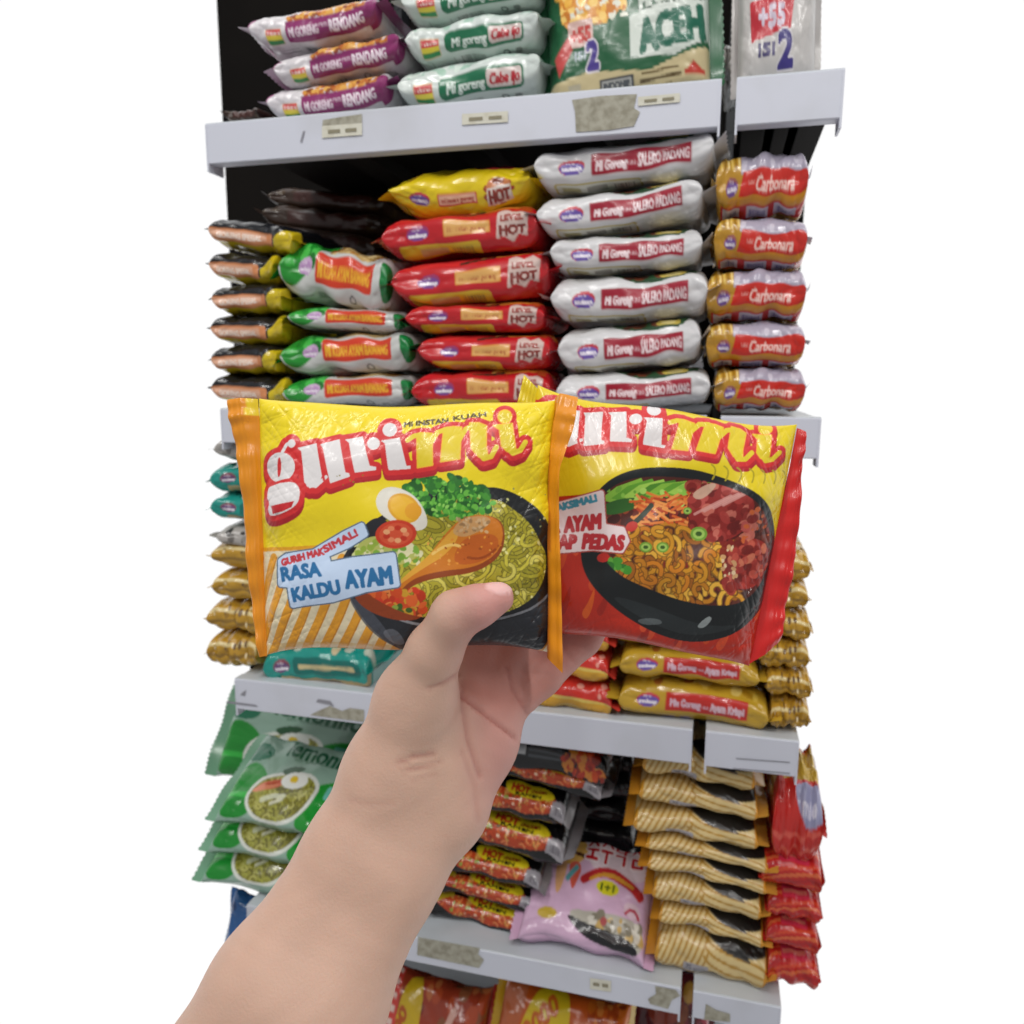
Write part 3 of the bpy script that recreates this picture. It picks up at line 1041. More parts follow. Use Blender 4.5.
def stack(name, desc, group, rows, **kw):
    rows = [list(r) for r in rows]
    objs = []
    for u, v in zip(rows[:-1], rows[1:]):
        u[3] = v[2] = (u[3] + v[2]) / 2
    for k, r in enumerate(rows):
        x0, x1, y0, y1 = r[:4]
        rz = math.radians(r[4]) if len(r) > 4 else 0
        objs.append(put(name, x0, x1, y0, y1, desc.replace('#', ORD[len(rows)][k]), group, rz=rz, yaw=random.uniform(-.04, .04), **kw))
    settle(objs, 1.0 if name == 'dusk' else .007)


# shelf A
stack('rendang', 'white noodle pack with purple band, # of its stack on the top shelf', 'purple-banded packs on the top shelf',
      [(243, 388, 0, 42, 4), (266, 412, 36, 80, 5), (260, 400, 71, 114, 3.5)])
stack('cabe', 'white noodle pack with dark green band, # of its stack beside the purple-banded packs', 'green-banded packs on the top shelf',
      [(394, 548, -22, 20, 3), (398, 550, 16, 61, 2), (390, 552, 60, 107, 3.5)])
put_face('aceh', 627, 33, 182, 'big green and cream noodle multipack standing on the top shelf', 'multipacks on the top shelf', math.radians(84), rz=math.radians(4), yc=.035, hs=1.02, cat='noodle multipack')
put_face('isi2', 776, 24, 88, 'grey noodle multipack with large blue 2 and red badge', 'multipacks on the top shelf', math.radians(84), rz=math.radians(2), yc=.035, hs=.98, cat='noodle multipack')
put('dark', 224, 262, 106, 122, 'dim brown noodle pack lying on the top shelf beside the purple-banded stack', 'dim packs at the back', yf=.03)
put('silver', 722, 748, 34, 76, 'small white pack wedged beside the grey multipack on the top shelf', 'wedged packs', yf=.04)

# shelf B
stack('black', 'black and yellow noodle pack with orange label, # of its stack', 'black and yellow packs',
      [(208, 300, 223, 257, -9), (210, 279, 252, 287, -3), (212, 288, 285, 318, 0), (212, 288, 316, 349, 1), (212, 282, 346, 380, 0), (212, 290, 376, 409, -1)])
stack('green', 'green and silver noodle pack with orange label, # of its stack', 'green and silver packs',
      [(274, 398, 249, 312, -8), (284, 410, 307, 338, -2), (274, 422, 332, 381, 4), (278, 420, 374, 411, 3)])
put('hotyellow', 381, 542, 156, 217, 'plump yellow noodle pack lying on top of the red stack', 'yellow and red packs', rz=math.radians(2))
stack('red', 'glossy red noodle pack, # of the stack under the yellow pack', 'yellow and red packs',
      [(373, 550, 209, 258, 3), (383, 562, 251, 304, 3), (398, 556, 300, 335, 0), (410, 562, 332, 372, -1), (404, 562, 369, 411, 1)])
stack('salero', 'white noodle pack with dark red band, # of its stack', 'white red-banded packs',
      [(524, 728, 134, 184, 2), (527, 716, 183, 231, 4), (542, 714, 226, 270, 1), (542, 720, 271, 320, 1), (550, 712, 321, 372, 4), (548, 722, 367, 409, 2)])
stack('carbonara', 'gold and silver noodle pack with red band, # of its stack', 'gold red-banded packs',
      [(712, 812, 148, 213, 2), (710, 811, 213, 267, 0), (702, 810, 266, 320, 1), (702, 809, 319, 368, 3), (710, 809, 366, 411, 1)])
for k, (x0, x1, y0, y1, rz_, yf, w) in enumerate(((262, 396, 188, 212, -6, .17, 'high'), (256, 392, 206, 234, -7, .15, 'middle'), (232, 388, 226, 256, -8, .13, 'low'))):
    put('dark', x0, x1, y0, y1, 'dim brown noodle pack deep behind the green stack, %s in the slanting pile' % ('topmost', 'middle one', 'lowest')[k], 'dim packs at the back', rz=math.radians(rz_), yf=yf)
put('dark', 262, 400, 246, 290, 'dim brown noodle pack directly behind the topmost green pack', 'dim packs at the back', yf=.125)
# packs behind the front stacks, glimpsed through the gaps
put('salero', 560, 700, 330, 400, 'white noodle pack in the second row behind the white stack', 'second row packs', yf=.14)

# shelf C
stack('goldstripe', 'gold noodle pack half hidden by the held yellow pack, # of its stack', 'gold packs beside the held yellow pack',
      [(210, 312, 551, 582, 0), (212, 310, 580, 612, 0), (208, 263, 610, 644, 1), (208, 261, 641, 677, 1)])
stack('teal', 'teal noodle pack peeking out beside the held yellow pack, # of the two', 'teal packs',
      [(210, 316, 464, 496, 1), (210, 316, 496, 526, -1)])
put('teal', 262, 374, 648, 692, 'teal noodle pack lying on the shelf just below the held yellow pack', 'teal packs', rz=math.radians(3))
put('silver', 214, 310, 526, 552, 'crumpled silver and black pack behind the held yellow pack', 'crumpled packs')
put('silver', 212, 300, 436, 463, 'pale pack highest of the pile behind the held yellow pack', 'crumpled packs')
put('redyellow', 506, 620, 680, 716, 'red and yellow noodle pack, lowest of the stack behind the fingers', 'red and yellow packs', rz=math.radians(-1))
put('redyellow', 512, 616, 650, 684, 'red and yellow noodle pack, second from bottom behind the fingers', 'red and yellow packs', rz=math.radians(-1))
put('redyellow', 516, 616, 622, 653, 'red and yellow noodle pack behind the fingers, topmost of its stack', 'red and yellow packs')
stack('goldred', 'gold noodle pack with red label under the held pack, # of its stack', 'gold packs with red labels',
      [(608, 772, 592, 630, -2), (606, 770, 626, 664, -2), (610, 770, 660, 697, -2), (608, 780, 694, 736, -2.5)])
stack('goldstripe', 'brown-gold noodle pack beside the held red pack, # of its stack', 'brown-gold packs',
      [(742, 812, 560, 592, 0), (740, 810, 590, 622, 1), (752, 812, 620, 652, -1), (758, 810, 650, 682, 0), (764, 812, 680, 712, 2), (768, 810, 708, 742, 0)])

# shelf D
put_face('lemon', 300, 742, 160, 'green noodle pack high at the back of the green pile', 'green herb noodle packs', math.radians(56), rz=math.radians(-3), yc=.165)
TL = math.radians(26)
nrm = np.array([0, -math.sin(TL), math.cos(TL)]); dwn = np.array([0, -math.cos(TL), -math.sin(TL)])
lt = put_face('lemon', 299, 808, 128, 'green noodle pack with fried egg picture, in front of the others', 'green herb noodle packs', TL, rz=math.radians(-3), yc=.060, hs=1.0, ts=.72)
pile = [lt]
for k, lb in enumerate(('green noodle pack leaning low, half covered by the egg-pictured pack', 'green noodle pack lying lowest on the shelf under the green pile')):
    o = spawn('lemon', k)
    o.location = Vector(np.array(lt.location) + (k + 1) * (-nrm * .028 + dwn * .016) + np.array([-.008 * (k + 1), 0, 0]))
    o.rotation_euler = lt.rotation_euler; o.scale = lt.scale
    tag(o, lb, 'noodle pack', 'green herb noodle packs')
    pile.append(o)
settle(pile)
put('hotbox', 494, 616, 744, 782, 'black noodle pack with white barcode square, topmost on its stack', 'black fiery packs', rz=math.radians(-5), yf=.03)
stack('hot', 'black noodle pack with red noodle picture, # under the barcode pack', 'black fiery packs',
      [(474, 612, 774, 808, -7), (464, 572, 792, 836, -7), (436, 574, 828, 872, -6), (432, 548, 862, 898, -7), (424, 544, 888, 918, -7), (422, 540, 910, 940, -7)], yf=.03)
settle([put_face('pink', 590, 916, 136, 'pink noodle pack with red Korean lettering lying near the shelf edge', 'pink packs', math.radians(22), rz=math.radians(-3), yc=.062, hs=1.05, ts=.85)])
stack('stripes', 'cream and gold striped noodle pack with black bowl, # of its tall stack', 'striped packs',
      [(634, 764, 764, 798, -3), (630, 768, 793, 828, -5), (624, 768, 821, 857, -2), (636, 778, 850, 876, -3), (638, 776, 870, 895, -3), (644, 770, 891, 927, -3), (650, 772, 921, 950, -4), (646, 776, 943, 994, -4)], yf=.016)
stack('redorange', 'red and orange noodle pack beside the striped stack, # of four', 'red packs beside the striped stack',
      [(758, 824, 868, 906, 2), (764, 822, 902, 934, 0), (762, 820, 931, 966, -2), (764, 820, 962, 1000, 1)], yf=.016)
put('redtop', 768, 826, 786, 870, 'bright red noodle pack with yellow top strip, topmost beside the striped stack', 'red packs beside the striped stack', yf=.016)
stack('dusk', 'added shade-black noodle pack deep behind the pink pack, # of its stack', 'dim packs at the back',  # stack added to turn the gap dark where the lit deck showed
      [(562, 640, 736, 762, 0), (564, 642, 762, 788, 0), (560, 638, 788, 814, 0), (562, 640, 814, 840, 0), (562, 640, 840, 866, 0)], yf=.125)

# shelf E
put_face('bagred', 432, 1050, 110, 'brown and yellow snack bag under the shelf edge, beside the forearm', 'snack bags', math.radians(70), rz=math.radians(-4), yc=.05, cat='snack bag')
put_face('bag', 556, 1066, 140, 'orange snack bag with slanting yellow stripe on the bottom shelf', 'snack bags', math.radians(66), rz=math.radians(-6), yc=.05, cat='snack bag')
settle([put_face('bagdark', 660, 1060, 100, 'dark red snack bag at the back of the bottom shelf', 'snack bags', math.radians(70), rz=math.radians(-4), yc=.14, cat='snack bag')])
put_face('blue', 272, 950, 96, 'blue noodle pack on the bottom shelf behind the forearm', 'blue packs', math.radians(70), yc=.06)

# ------------------------------------------------------------------ the two packs in the hand
from_g = {}


def logo(a, mp):
    """the wavy rounded wordmark"""
    def M(pts):
        return [mp(*p) for p in pts]
    white = []
    strokes_w, strokes_y = [], []
    white += [[(305, 452), (324, 447), (331, 478), (328, 487), (319, 490), (313, 484), (309, 455)],
              [(328, 448), (346, 442), (353, 474), (358, 475), (357, 478), (339, 485), (331, 452)],
              [(351, 442), (368, 438), (376, 467), (382, 468), (382, 471), (362, 474), (361, 471), (355, 445)],
              [(386, 442), (404, 439), (411, 467), (415, 467), (415, 470), (394, 471), (393, 468), (390, 445)]]
    gl = chaikin([(274, 488), (290, 485), (303, 484), (309, 490), (309, 500), (305, 507), (292, 514), (277, 517), (275, 510), (277, 504), (273, 499)], 2)
    white.append(gl)
    yel = [[(418, 437), (424, 435), (435, 436), (436, 467), (422, 469), (421, 440)],
           [(446, 431), (455, 430), (463, 431), (462, 462), (444, 464)],
           [(471, 427), (480, 427), (487, 430), (487, 450), (489, 460), (480, 460), (473, 452)],
           [(494, 430), (512, 428), (515, 450), (516, 457), (507, 455), (502, 450), (500, 434)]]
    strokes_y += [[(412, 442), (418, 438), (424, 437)], [(433, 447), (440, 435), (449, 432)], [(460, 446), (467, 433), (475, 429)],
                  [(478, 454), (485, 462), (492, 460), (497, 451)], [(506, 450), (513, 457), (520, 454), (525, 446)]]
    strokes_w += [[(317, 487), (325, 488), (335, 479)], [(290, 456), (294, 449), (300, 447)]]
    g1 = (287.4, 470.5); dots = [((299, 448), 4), ((379, 445), 6.2), ((394, 431), 7)]; dy = ((505, 421), 6.5)

    def circ(c, r, n=20, ry=None, rot=0):
        out = []
        for k in range(n):
            t = 6.2832 * k / n
            u, w = r * math.cos(t), (ry or r) * math.sin(t)
            out.append((c[0] + u * math.cos(rot) - w * math.sin(rot), c[1] + u * math.sin(rot) + w * math.cos(rot)))
        return out
    white.append(circ(g1, 15.8, 28, 14.0, -.15))
    for c, r in dots:
        white.append(circ(c, r))
    yel.append(circ(dy[0], dy[1]))
    for off, col, rad in (((0, 5.5), 'A81E28', 5.0), ((0, 3), 'B3202A', 5.0), ((0, 0), 'CF2E30', 5.2)):
        for p in white + yel:
            q = [(x + off[0], y + off[1]) for x, y in M(p)]
            a.poly(q, col)
            a.stroke(q + [q[0]], rad, col)
        for p in strokes_w + strokes_y:
            a.stroke([(x + off[0], y + off[1]) for x, y in M(p)], rad + 2, col)
    for p in white:
        a.poly(M(p), 'DEDADA')
    for p in strokes_w:
        a.stroke(M(p), 1.6, 'DEDADA')
    for p in yel:
        a.stroke(M(p + [p[0]]), .9, 'EEB030')
        a.poly(M(p), 'DCC42C')
    for p in strokes_y:
        a.stroke(M(p), 2.4, 'DCC42C')
    a.poly(M(circ((286.5, 470.5), 2.2, 16, 9.5, .03)), 'CF2E30')
    a.poly(M([(279, 507), (304, 502), (301, 508), (292, 512), (281, 514.5)]), 'C42A30')
    a.stroke(M([(273, 488.5), (290, 483.5), (304, 481)]), 1.3, 'CF2E30')
    for p in ([(326, 450), (333, 482)], [(349, 443), (358, 476)], ):
        a.stroke(M(p), 1.2, 'CF2E30')


def art_p1():
    a = Art(240, 392, 330, 276, 3, 'E6CE1E')
    a.rect(240, 392, 600, 420, 'EAD524')
    # striped lower part
    low = [(240, 550), (300, 546), (350, 545), (420, 560), (470, 620), (600, 620), (600, 700), (240, 700)]
    a.poly(low, 'DCCFAE')
    for k in range(26):
        x = 240 + k * 17.5
        a.stroke(bez((x - 36, 672), (x + 2, 622), (x + 22, 556)), 4.2, 'D9972A')
        a.stroke(bez((x - 31, 672), (x + 6, 622), (x + 26, 556)), .7, 'C07E1E')
    a.stroke([(240, 549), (300, 547), (345, 545)], 2.2, 'D89A22')
    a.poly([(240, 392), (570, 392), (570, 540), (440, 540), (345, 543), (300, 545.5), (240, 547)], 'E6CE1E')
    a.rect(240, 640, 420, 700, 'C99A4A', .35)
    # bowl
    a.smooth([(346, 556), (351, 582), (366, 612), (388, 636), (410, 652), (536, 652), (550, 632), (557, 596), (558, 550), (545, 515), (520, 496), (480, 486), (430, 492), (380, 520)], '24262C', it=3)
    a.smooth([(352, 590), (372, 624), (400, 646), (392, 626), (372, 600)], '4A4E58', .8)
    a.smooth([(384, 626), (396, 640), (410, 640), (400, 622)], '8A8E98', .5)
    rim = [(350, 562), (356, 584), (384, 606), (428, 622), (490, 624), (540, 604), (555, 570), (550, 530), (528, 502), (480, 490), (420, 500), (372, 522)]
    a.smooth(rim, '16171B'); a.stroke(bez((353, 572), (372, 612), (440, 623)), 1.3, '8A8C92'); a.stroke(bez((440, 623), (520, 622), (548, 590)), 1.1, '6A6C72')
    ins = [(358, 560), (364, 582), (392, 602), (432, 615), (490, 617), (532, 598), (547, 568), (543, 534), (522, 508), (478, 496), (424, 504), (380, 524)]
    a.smooth(ins, 'AAA030'); cl = a.region(ins)
    a.curls(260, 360, 492, 552, 618, 11, 1.5, ['C3B83E', 'A89E2A', 'D0C65A', 'B5AA38', '938A22'], cl)
    a.specks(30, 500, 500, 548, 600, 2, ['E0DA90', '8A8420'], cl)
    a.smooth([(483, 488), (505, 490), (532, 503), (549, 530), (551, 560), (543, 548), (530, 522), (508, 506)], '1B1D20'); a.specks(20, 490, 490, 548, 545, 1.2, ['8E9058', 'C8C88A'])
    # herbs
    for n, r, cols in ((60, 9, ['1F5A20', '2A6E26', '184A1C']), (110, 5, ['3E8A2A', '4FA034', '2A6E26', '63AE40']), (90, 2.5, ['6FBC48', '8CCB5C', '2F7A2A'])):
        for _ in range(n):
            u, w = rng.uniform(-1, 1), rng.uniform(-1, 1)
            if u * u + w * w > 1:
                continue
            x = 450 + 44 * u; y = 498 + 19 * w + 5 * u
            a.ell(x, y, r * rng.uniform(.5, 1), r * rng.uniform(.3, .7), cols[rng.integers(len(cols))], rng.uniform(0, 180))
    # egg and tomato
    a.smooth([(366, 532), (380, 516), (396, 520), (396, 546), (372, 550)], '24242A')
    a.smooth([(381, 500), (388, 488), (402, 487), (420, 496), (430, 512), (432, 526), (422, 531), (402, 524), (386, 514)], 'DCD8CC', it=3)
    a.ell(409, 508, 17, 13, 'D9A024', 36); a.ell(409, 508, 14.5, 10.5, 'E4B02C', 36); a.ell(418, 511, 8, 8, 'DD9C26', 30)
    a.smooth([(356, 560), (366, 540), (384, 533), (420, 540), (424, 556), (392, 566)], 'AEB45E'); a.specks(70, 358, 540, 424, 562, 3.2, ['C8CC8C', '8FA83E', '6E9A34', 'D8D4A8', '7AA83C'])
    a.ell(401.5, 533, 19.5, 13.5, 'C23A22', -6); a.ell(401.5, 533, 16, 10.5, 'CC4E30', -6)
    for k in range(9):
        t = k * .7
        a.ell(401.5 + 9.5 * math.cos(t), 533 + 6 * math.sin(t), 3.2, 2.4, ['DD8058', 'B8301C', 'E0A070'][k % 3])
    # drumstick
    a.smooth([(396, 592), (402, 580), (430, 560), (446, 536), (464, 518), (486, 514), (503, 520), (506, 538), (500, 556), (478, 571), (446, 574), (418, 580), (404, 594)], '8A3E14', it=3)
    a.smooth([(398, 588), (404, 577), (430, 557), (446, 535), (464, 517), (486, 514), (502, 521), (504, 538), (497, 553), (476, 566), (446, 568), (418, 574), (404, 588)], 'C4721C', it=3)
    a.smooth([(400, 584), (406, 575), (432, 554), (450, 534), (458, 526), (462, 536), (448, 554), (426, 566)], 'D9A238', .9)
    a.smooth([(462, 540), (480, 532), (500, 534), (498, 552), (476, 563), (454, 562)], 'B4551A', .8)
    a.smooth([(453, 532), (464, 518), (486, 515), (494, 521), (480, 531), (466, 537)], 'C09A6C', .8); a.specks(40, 458, 517, 490, 531, 1.8, ['CDB08A', 'A8885E', 'C8A880', '8E6E48'], None, .8)
    a.stroke(bez((436, 552), (452, 540), (462, 545)), 1.4, 'E8C068'); a.stroke(bez((470, 556), (484, 560), (496, 548)), 1.2, '94420F')
    a.specks(40, 430, 530, 502, 565, 1.2, ['D88A2C', '9A4812', 'E0A048'])
    # carrots and beans
    a.smooth([(358, 590), (372, 584), (400, 586), (424, 598), (428, 614), (400, 616), (372, 606)], '8A3A18')
    a.specks(120, 360, 584, 428, 613, 4.4, ['C8481E', 'D8622A', 'CC3A20', 'DD8040', 'B83418', 'C8962A'], cl)
    a.specks(14, 380, 602, 426, 616, 3, ['5A7A2A', '3E5E20', '88A040'], cl)
    # label bubble
    for g, col in ((4.2, '55697F'), (2.9, 'BFD2EC')):
        B = [(288, 559), (294, 555), (322, 551), (352, 533), (369, 525), (372, 533), (356, 543), (334, 553), (337, 563), (360, 558), (398, 553), (402, 580), (372, 585), (340, 596), (301, 602), (298, 582), (288, 581)]
        a.poly(B, col); a.stroke(B + [B[0]], g, col)
    a.text('GURIH MAK', 290, 564, 44, 6.4, 'C23A44', rot=-15, bold=.7); a.text('SIMAL!', 333.5, 551, 36, 6.6, 'C23A44', rot=-28, bold=.7)
    a.text('RASA', 290.5, 578.5, 40, 13, '2A6CA0', rot=-8, bold=1.05, shear=-.04)
    a.text('KALDU', 302, 598.5, 47, 12.8, '2A6CA0', rot=-11, bold=1.1); a.text('AYAM', 354, 584.5, 44, 16, '2A6CA0', rot=-7, bold=1.3)
    a.text('MI INSTAN', 408, 428.5, 42, 4.8, '4A3A14', rot=-4, bold=.5); a.text('KUAH', 455, 424, 32, 4.6, '4A3A14', rot=-6, bold=.4)
    logo(a, lambda x, y: (x, y))
    a.specks(8, 345, 475, 372, 488, .8, ['8A7A1E'])
    return a


def art_p2():
    a = Art(480, 375, 335, 295, 3, 'DEC61C')
    low = [(480, 498), (556, 497), (590, 494), (640, 560), (760, 560), (800, 540), (830, 700), (480, 700)]
    a.poly(low, 'B42A18')
    for _ in range(60):
        x, y = rng.uniform(500, 770), rng.uniform(545, 665)
        a.smooth([(x, y), (x + 7, y - 10), (x + 14, y - 28), (x + 12, y - 6), (x + 6, y + 8)], ['C84A1E', 'D8641E', '9A2014', 'D2502A', 'A82A18'][rng.integers(5)], .8)
    a.poly([(480, 370), (830, 370), (830, 520), (786, 560), (700, 500), (560, 494), (480, 496)], 'DEC61C')
    bowl = [(577, 550), (583, 515), (592, 492), (612, 476), (642, 469), (690, 471), (728, 482), (757, 500), (772, 524), (774, 556), (768, 590), (752, 612), (722, 632), (692, 639), (656, 634), (622, 616), (596, 592), (582, 572)]
    a.smooth(bowl, '14181A'); bc = a.region(bowl)
    a.smooth([(600, 590), (640, 620), (690, 634), (740, 618), (700, 622), (650, 606)], '2A3032', .7, bc)
    a.smooth([(690, 622), (702, 610), (706, 614), (698, 624)], 'A8B0B0', .8); a.smooth([(632, 618), (655, 616), (660, 622), (640, 624)], '70787A', .6)
    ins = [(592, 512), (598, 494), (622, 480), (664, 478), (716, 484), (752, 504), (768, 534), (764, 572), (742, 596), (712, 602), (676, 598), (640, 586), (612, 572), (594, 548)]
    cl = a.region(ins)
    a.smooth(ins, '4A1C14', 1, bc)
    a.specks(260, 592, 490, 768, 600, 5, ['6A2A1C', '3A1410', '8A3A1C', '5A2A20', '7A2018'], cl)
    a.curls(150, 612, 528, 735, 602, 8, 1.8, ['C88A22', 'B8761C', 'DDA83C', '9A5A18', 'C87A1E'], cl)
    # greens along the back
    for k in range(9):
        x = 596 + k * 11
        a.poly([(x, 500 - k), (x + 16, 488 - k * .6), (x + 40, 480 + k * .6), (x + 44, 487 + k * .6), (x + 12, 503 - k)], ['7FB23A', '5E9A2C', '9CC850', '4A8426'][k % 4], 1, cl)
    a.smooth([(598, 505), (620, 498), (645, 500), (625, 512), (600, 516)], '2E5E24', 1, cl); a.specks(30, 596, 488, 690, 508, 3, ['A6D060', '6AA034', '87BE48'], cl)
    for _ in range(70):
        x, y = rng.uniform(630, 692), rng.uniform(496, 526); t = rng.uniform(-.9, .9)
        a.stroke([(x - 6 * math.cos(t), y - 6 * math.sin(t)), (x + 6 * math.cos(t), y + 6 * math.sin(t))], 1.2, ['C85A22', 'D87832', 'B0401A', 'E09048'][rng.integers(4)], 1, cl)
    # glazed chicken
    for c, pts in (('8A2420', [(682, 492), (700, 482), (728, 486), (748, 500), (744, 526), (724, 542), (696, 540), (680, 520)]), ('93281F', [(716, 552), (728, 538), (752, 536), (766, 546), (764, 570), (748, 588), (724, 586), (712, 570)])):
        a.smooth(pts, '50140F' if c else c, 1, cl); a.smooth([(x * .96 + .04 * pts[0][0] + .6, y * .96 + .04 * pts[0][1]) for x, y in pts], c, 1, cl)
    a.specks(90, 684, 484, 746, 538, 5, ['A83A34', '7A1C18', 'B8504A', '94302A', 'C87060', '641412'], cl, .85); a.specks(80, 716, 540, 764, 586, 5, ['A8382E', '7A1C16', 'BC5040', '98302A', 'D0785A', '6A1814'], cl, .85)
    for k in range(4):
        a.stroke(bez((688 + 9 * k, 514 - 3 * k), (706 + 9 * k, 504 - 3 * k), (722 + 7 * k, 496 - 2 * k)), 1.3, 'D09890', .8, cl)
    a.smooth([(683, 496), (700, 484), (712, 484), (694, 502)], 'C8A890', .9, cl); a.specks(20, 714, 545, 730, 575, 2.2, ['DCC098', 'C89868'], cl)
    a.specks(14, 735, 505, 765, 540, 2.4, ['C86030', 'B0502A'], cl)
    # chillies and spring onion
    a.stroke(bez((622, 528), (634, 520), (646, 506)), 2.4, '2E3A2C', 1, cl); a.ell(627, 526, 6, 4.5, 'C0342A', -30); a.ell(600, 556, 6, 4.5, 'B82A22', -10); a.specks(20, 603, 556, 625, 570, 3.4, ['3E8A2A', '2A6E26', '5AA03A'], cl)
    for x, y, r in ((692, 533, 8), (681, 511, 4), (640, 546, 6), (656, 546, 6)):
        a.ell(x, y, r, r * .85, '6E9A34'); a.ell(x, y, r * .72, r * .6, '9CC05A'); a.ell(x, y, r * .38, r * .3, '3A5A20')
    # label bubble
    for g, col in ((4.0, 'A8443C'), (2.8, 'E2D2D4')):
        B = [(530, 512), (558, 505), (597, 494), (600, 526), (618, 529), (622, 540), (617, 549), (590, 546), (558, 548), (530, 548)]
        a.poly(B, col); a.stroke(B + [B[0]], g, col)
    a.text('GURIH MAKSIMAL!', 520, 521, 76, 6.5, '3A8EA8', rot=-15, bold=.8)
    a.text('AYAM', 563, 531, 34, 13.5, 'B32A32', rot=-6, bold=1.4, shear=.12); a.text('RASA', 530, 534, 28, 12, 'B32A32', rot=-6, bold=1.2, shear=.12)
    a.text('KECAP', 531, 546.5, 42, 12.5, 'B32A32', rot=0, bold=1.3, shear=.1); a.text('PEDAS', 580, 546.5, 38, 13.5, 'B32A32', rot=3, bold=1.4, shear=.1)

    def mp(x, y):
        x -= 394; y -= 431
        return 652 + .971 * x - .326 * y, 413 + .222 * x + .866 * y
    logo(a, mp)
    a.text('MI INSTAN KUAH', 664, 410, 82, 4.6, '3A3214', rot=6.5, bold=.5)
    for k in range(7):
        x = 704 + k * 12.5
        a.stroke(bez((x, 466 + k * 1.2), (x + 7, 470 + k), (x + 1, 480 + k)), .8, 'A8981E')
    return a


def held_pack(name, art, quad, d0, T, seed, back, seals, label, cat, group, ns=480, nt=400, wr=1.0):
    r = np.random.default_rng(seed)
    q = np.array(quad, float)
    c = q.mean(0)

    def px(s, t):
        u = (s + 1) / 2; w = (t + 1) / 2
        X = (1 - w) * ((1 - u) * q[0, 0] + u * q[1, 0]) + w * ((1 - u) * q[3, 0] + u * q[2, 0])
        Y = (1 - w) * ((1 - u) * q[0, 1] + u * q[1, 1]) + w * ((1 - u) * q[3, 1] + u * q[2, 1])
        return X, Y
    k = d0 / F_PX
    Vs, Cs, Fs, off = [], [], [], 0
    phs = r.uniform(0, 6.28, 40); ths = r.uniform(0, 3.14, 40); lams = r.uniform(14, 60, 40)
    for side, (n_s, n_t) in ((1, (ns, nt)), (-1, (60, 50))):
        s = np.linspace(-1, 1, n_s)[:, None]; t0 = np.linspace(-1, 1, n_t)[None, :]
        t = np.sin(t0 * math.pi / 2) * .35 + t0 * .65
        t = t / np.abs(t).max()
        S = s + 0 * t; Tt = t + 0 * s
        X, Y = px(S, Tt)
        sA, tA = np.abs(S), np.abs(Tt)
        prof = np.maximum(1 - sA ** 5, 0) ** .6 * np.maximum(1 - tA ** 3.4, 0) ** .5
        z = side * T / 2 * prof
        d = np.zeros_like(X)
        for i in range(9):
            d += .00042 * np.sin(2 * math.pi / (lams[i] * 1.6 + 20) * ((X - c[0]) * math.cos(ths[i]) + (Y - c[1]) * math.sin(ths[i])) + phs[i])
        edge = .03 + sA ** 5 + .8 * tA ** 6
        for i in range(10, 24):
            th = (0 if i % 2 else math.pi / 2) + .9 * (ths[i] - 1.57)
            d -= .00042 * edge * (1 - np.abs(np.sin(math.pi / (lams[i] * .8) * ((X - c[0]) * math.cos(th) + (Y - c[1]) * math.sin(th)) + phs[i]))) ** 4
        for sd in (-1, 1):   # folds gathered at the seals
            e = np.clip(sd * S, 0, 1) ** 7
            d += e * .0016 * np.sin(Tt * 15 + phs[30 + sd] + 3 * S)
        z = z + wr * d * np.clip(1 - sA ** 16, 0, 1) * np.clip(1 - tA ** 12, 0, 1)
        fl = 1 + .05 * sA ** 5
        Yo = c[1] + (Y - c[1]) * fl + 2.0 * np.sin(S * 5 + phs[35]) * tA
        P = np.stack([(X - c[0]) * k, -(Yo - c[1]) * k, z], -1).reshape(-1, 3)
        Vs.append(P)
        Cs.append(art.sample(X, Y).reshape(-1, 3) if side > 0 else np.repeat(lin1(back)[None], n_s * n_t, 0))
        f = grid_faces(n_s, n_t, off=off)
        Fs.append(f[:, ::-1] if side > 0 else f)
        off += n_s * n_t
    V = np.concatenate(Vs); C = np.concatenate(Cs); Fc = np.concatenate(Fs)
    body = mesh_obj(name, V, Fc, M_HELD, cols=C)
    body.matrix_world = Matrix.Translation(Vector(cam_pt(c[0], c[1], d0))) @ ROT.to_4x4()
    for rows, colf in seals:
        R = np.array([[v for p in row for v in p] for row in rows], float)   # rows of (x, y, z) triples across
        n_a = len(rows[0]); nb = 120
        tt = np.linspace(0, len(rows) - 1, nb)
        D = np.stack([np.interp(tt, np.arange(len(rows)), R[:, j]) for j in range(R.shape[1])], 1)
        for _ in range(3):
            D[2:-2] = (D[:-4] + D[1:-3] + D[2:-2] + D[3:-1] + D[4:]) / 5
        D = D.reshape(nb, n_a, 3)
        na = 14
        ss = np.linspace(0, n_a - 1, na)
        G = np.stack([np.stack([np.interp(ss, np.arange(n_a), D[b_, :, j]) for b_ in range(nb)], 0) for j in range(3)], -1)
        w = np.linspace(0, 1, na)[None, :]
        z = G[..., 2] + .0003 * np.sin(w * 30) + w * .0011 * np.sin(np.linspace(0, 1, nb)[:, None] * 23 + seed) + w * .0006 * np.sin(np.linspace(0, 1, nb)[:, None] * 61)
        P = np.stack([(G[..., 0] - c[0]) * k, -(G[..., 1] - c[1]) * k, z], -1).reshape(-1, 3)
        cols = np.array([lin1(colf(gx, gy)) for gx, gy in G[..., :2].reshape(-1, 2)])
        mesh_obj('end_seal', P, grid_faces(nb, na), M_HELD, body, cols=cols)
    tag(body, label, cat, group)
    return body


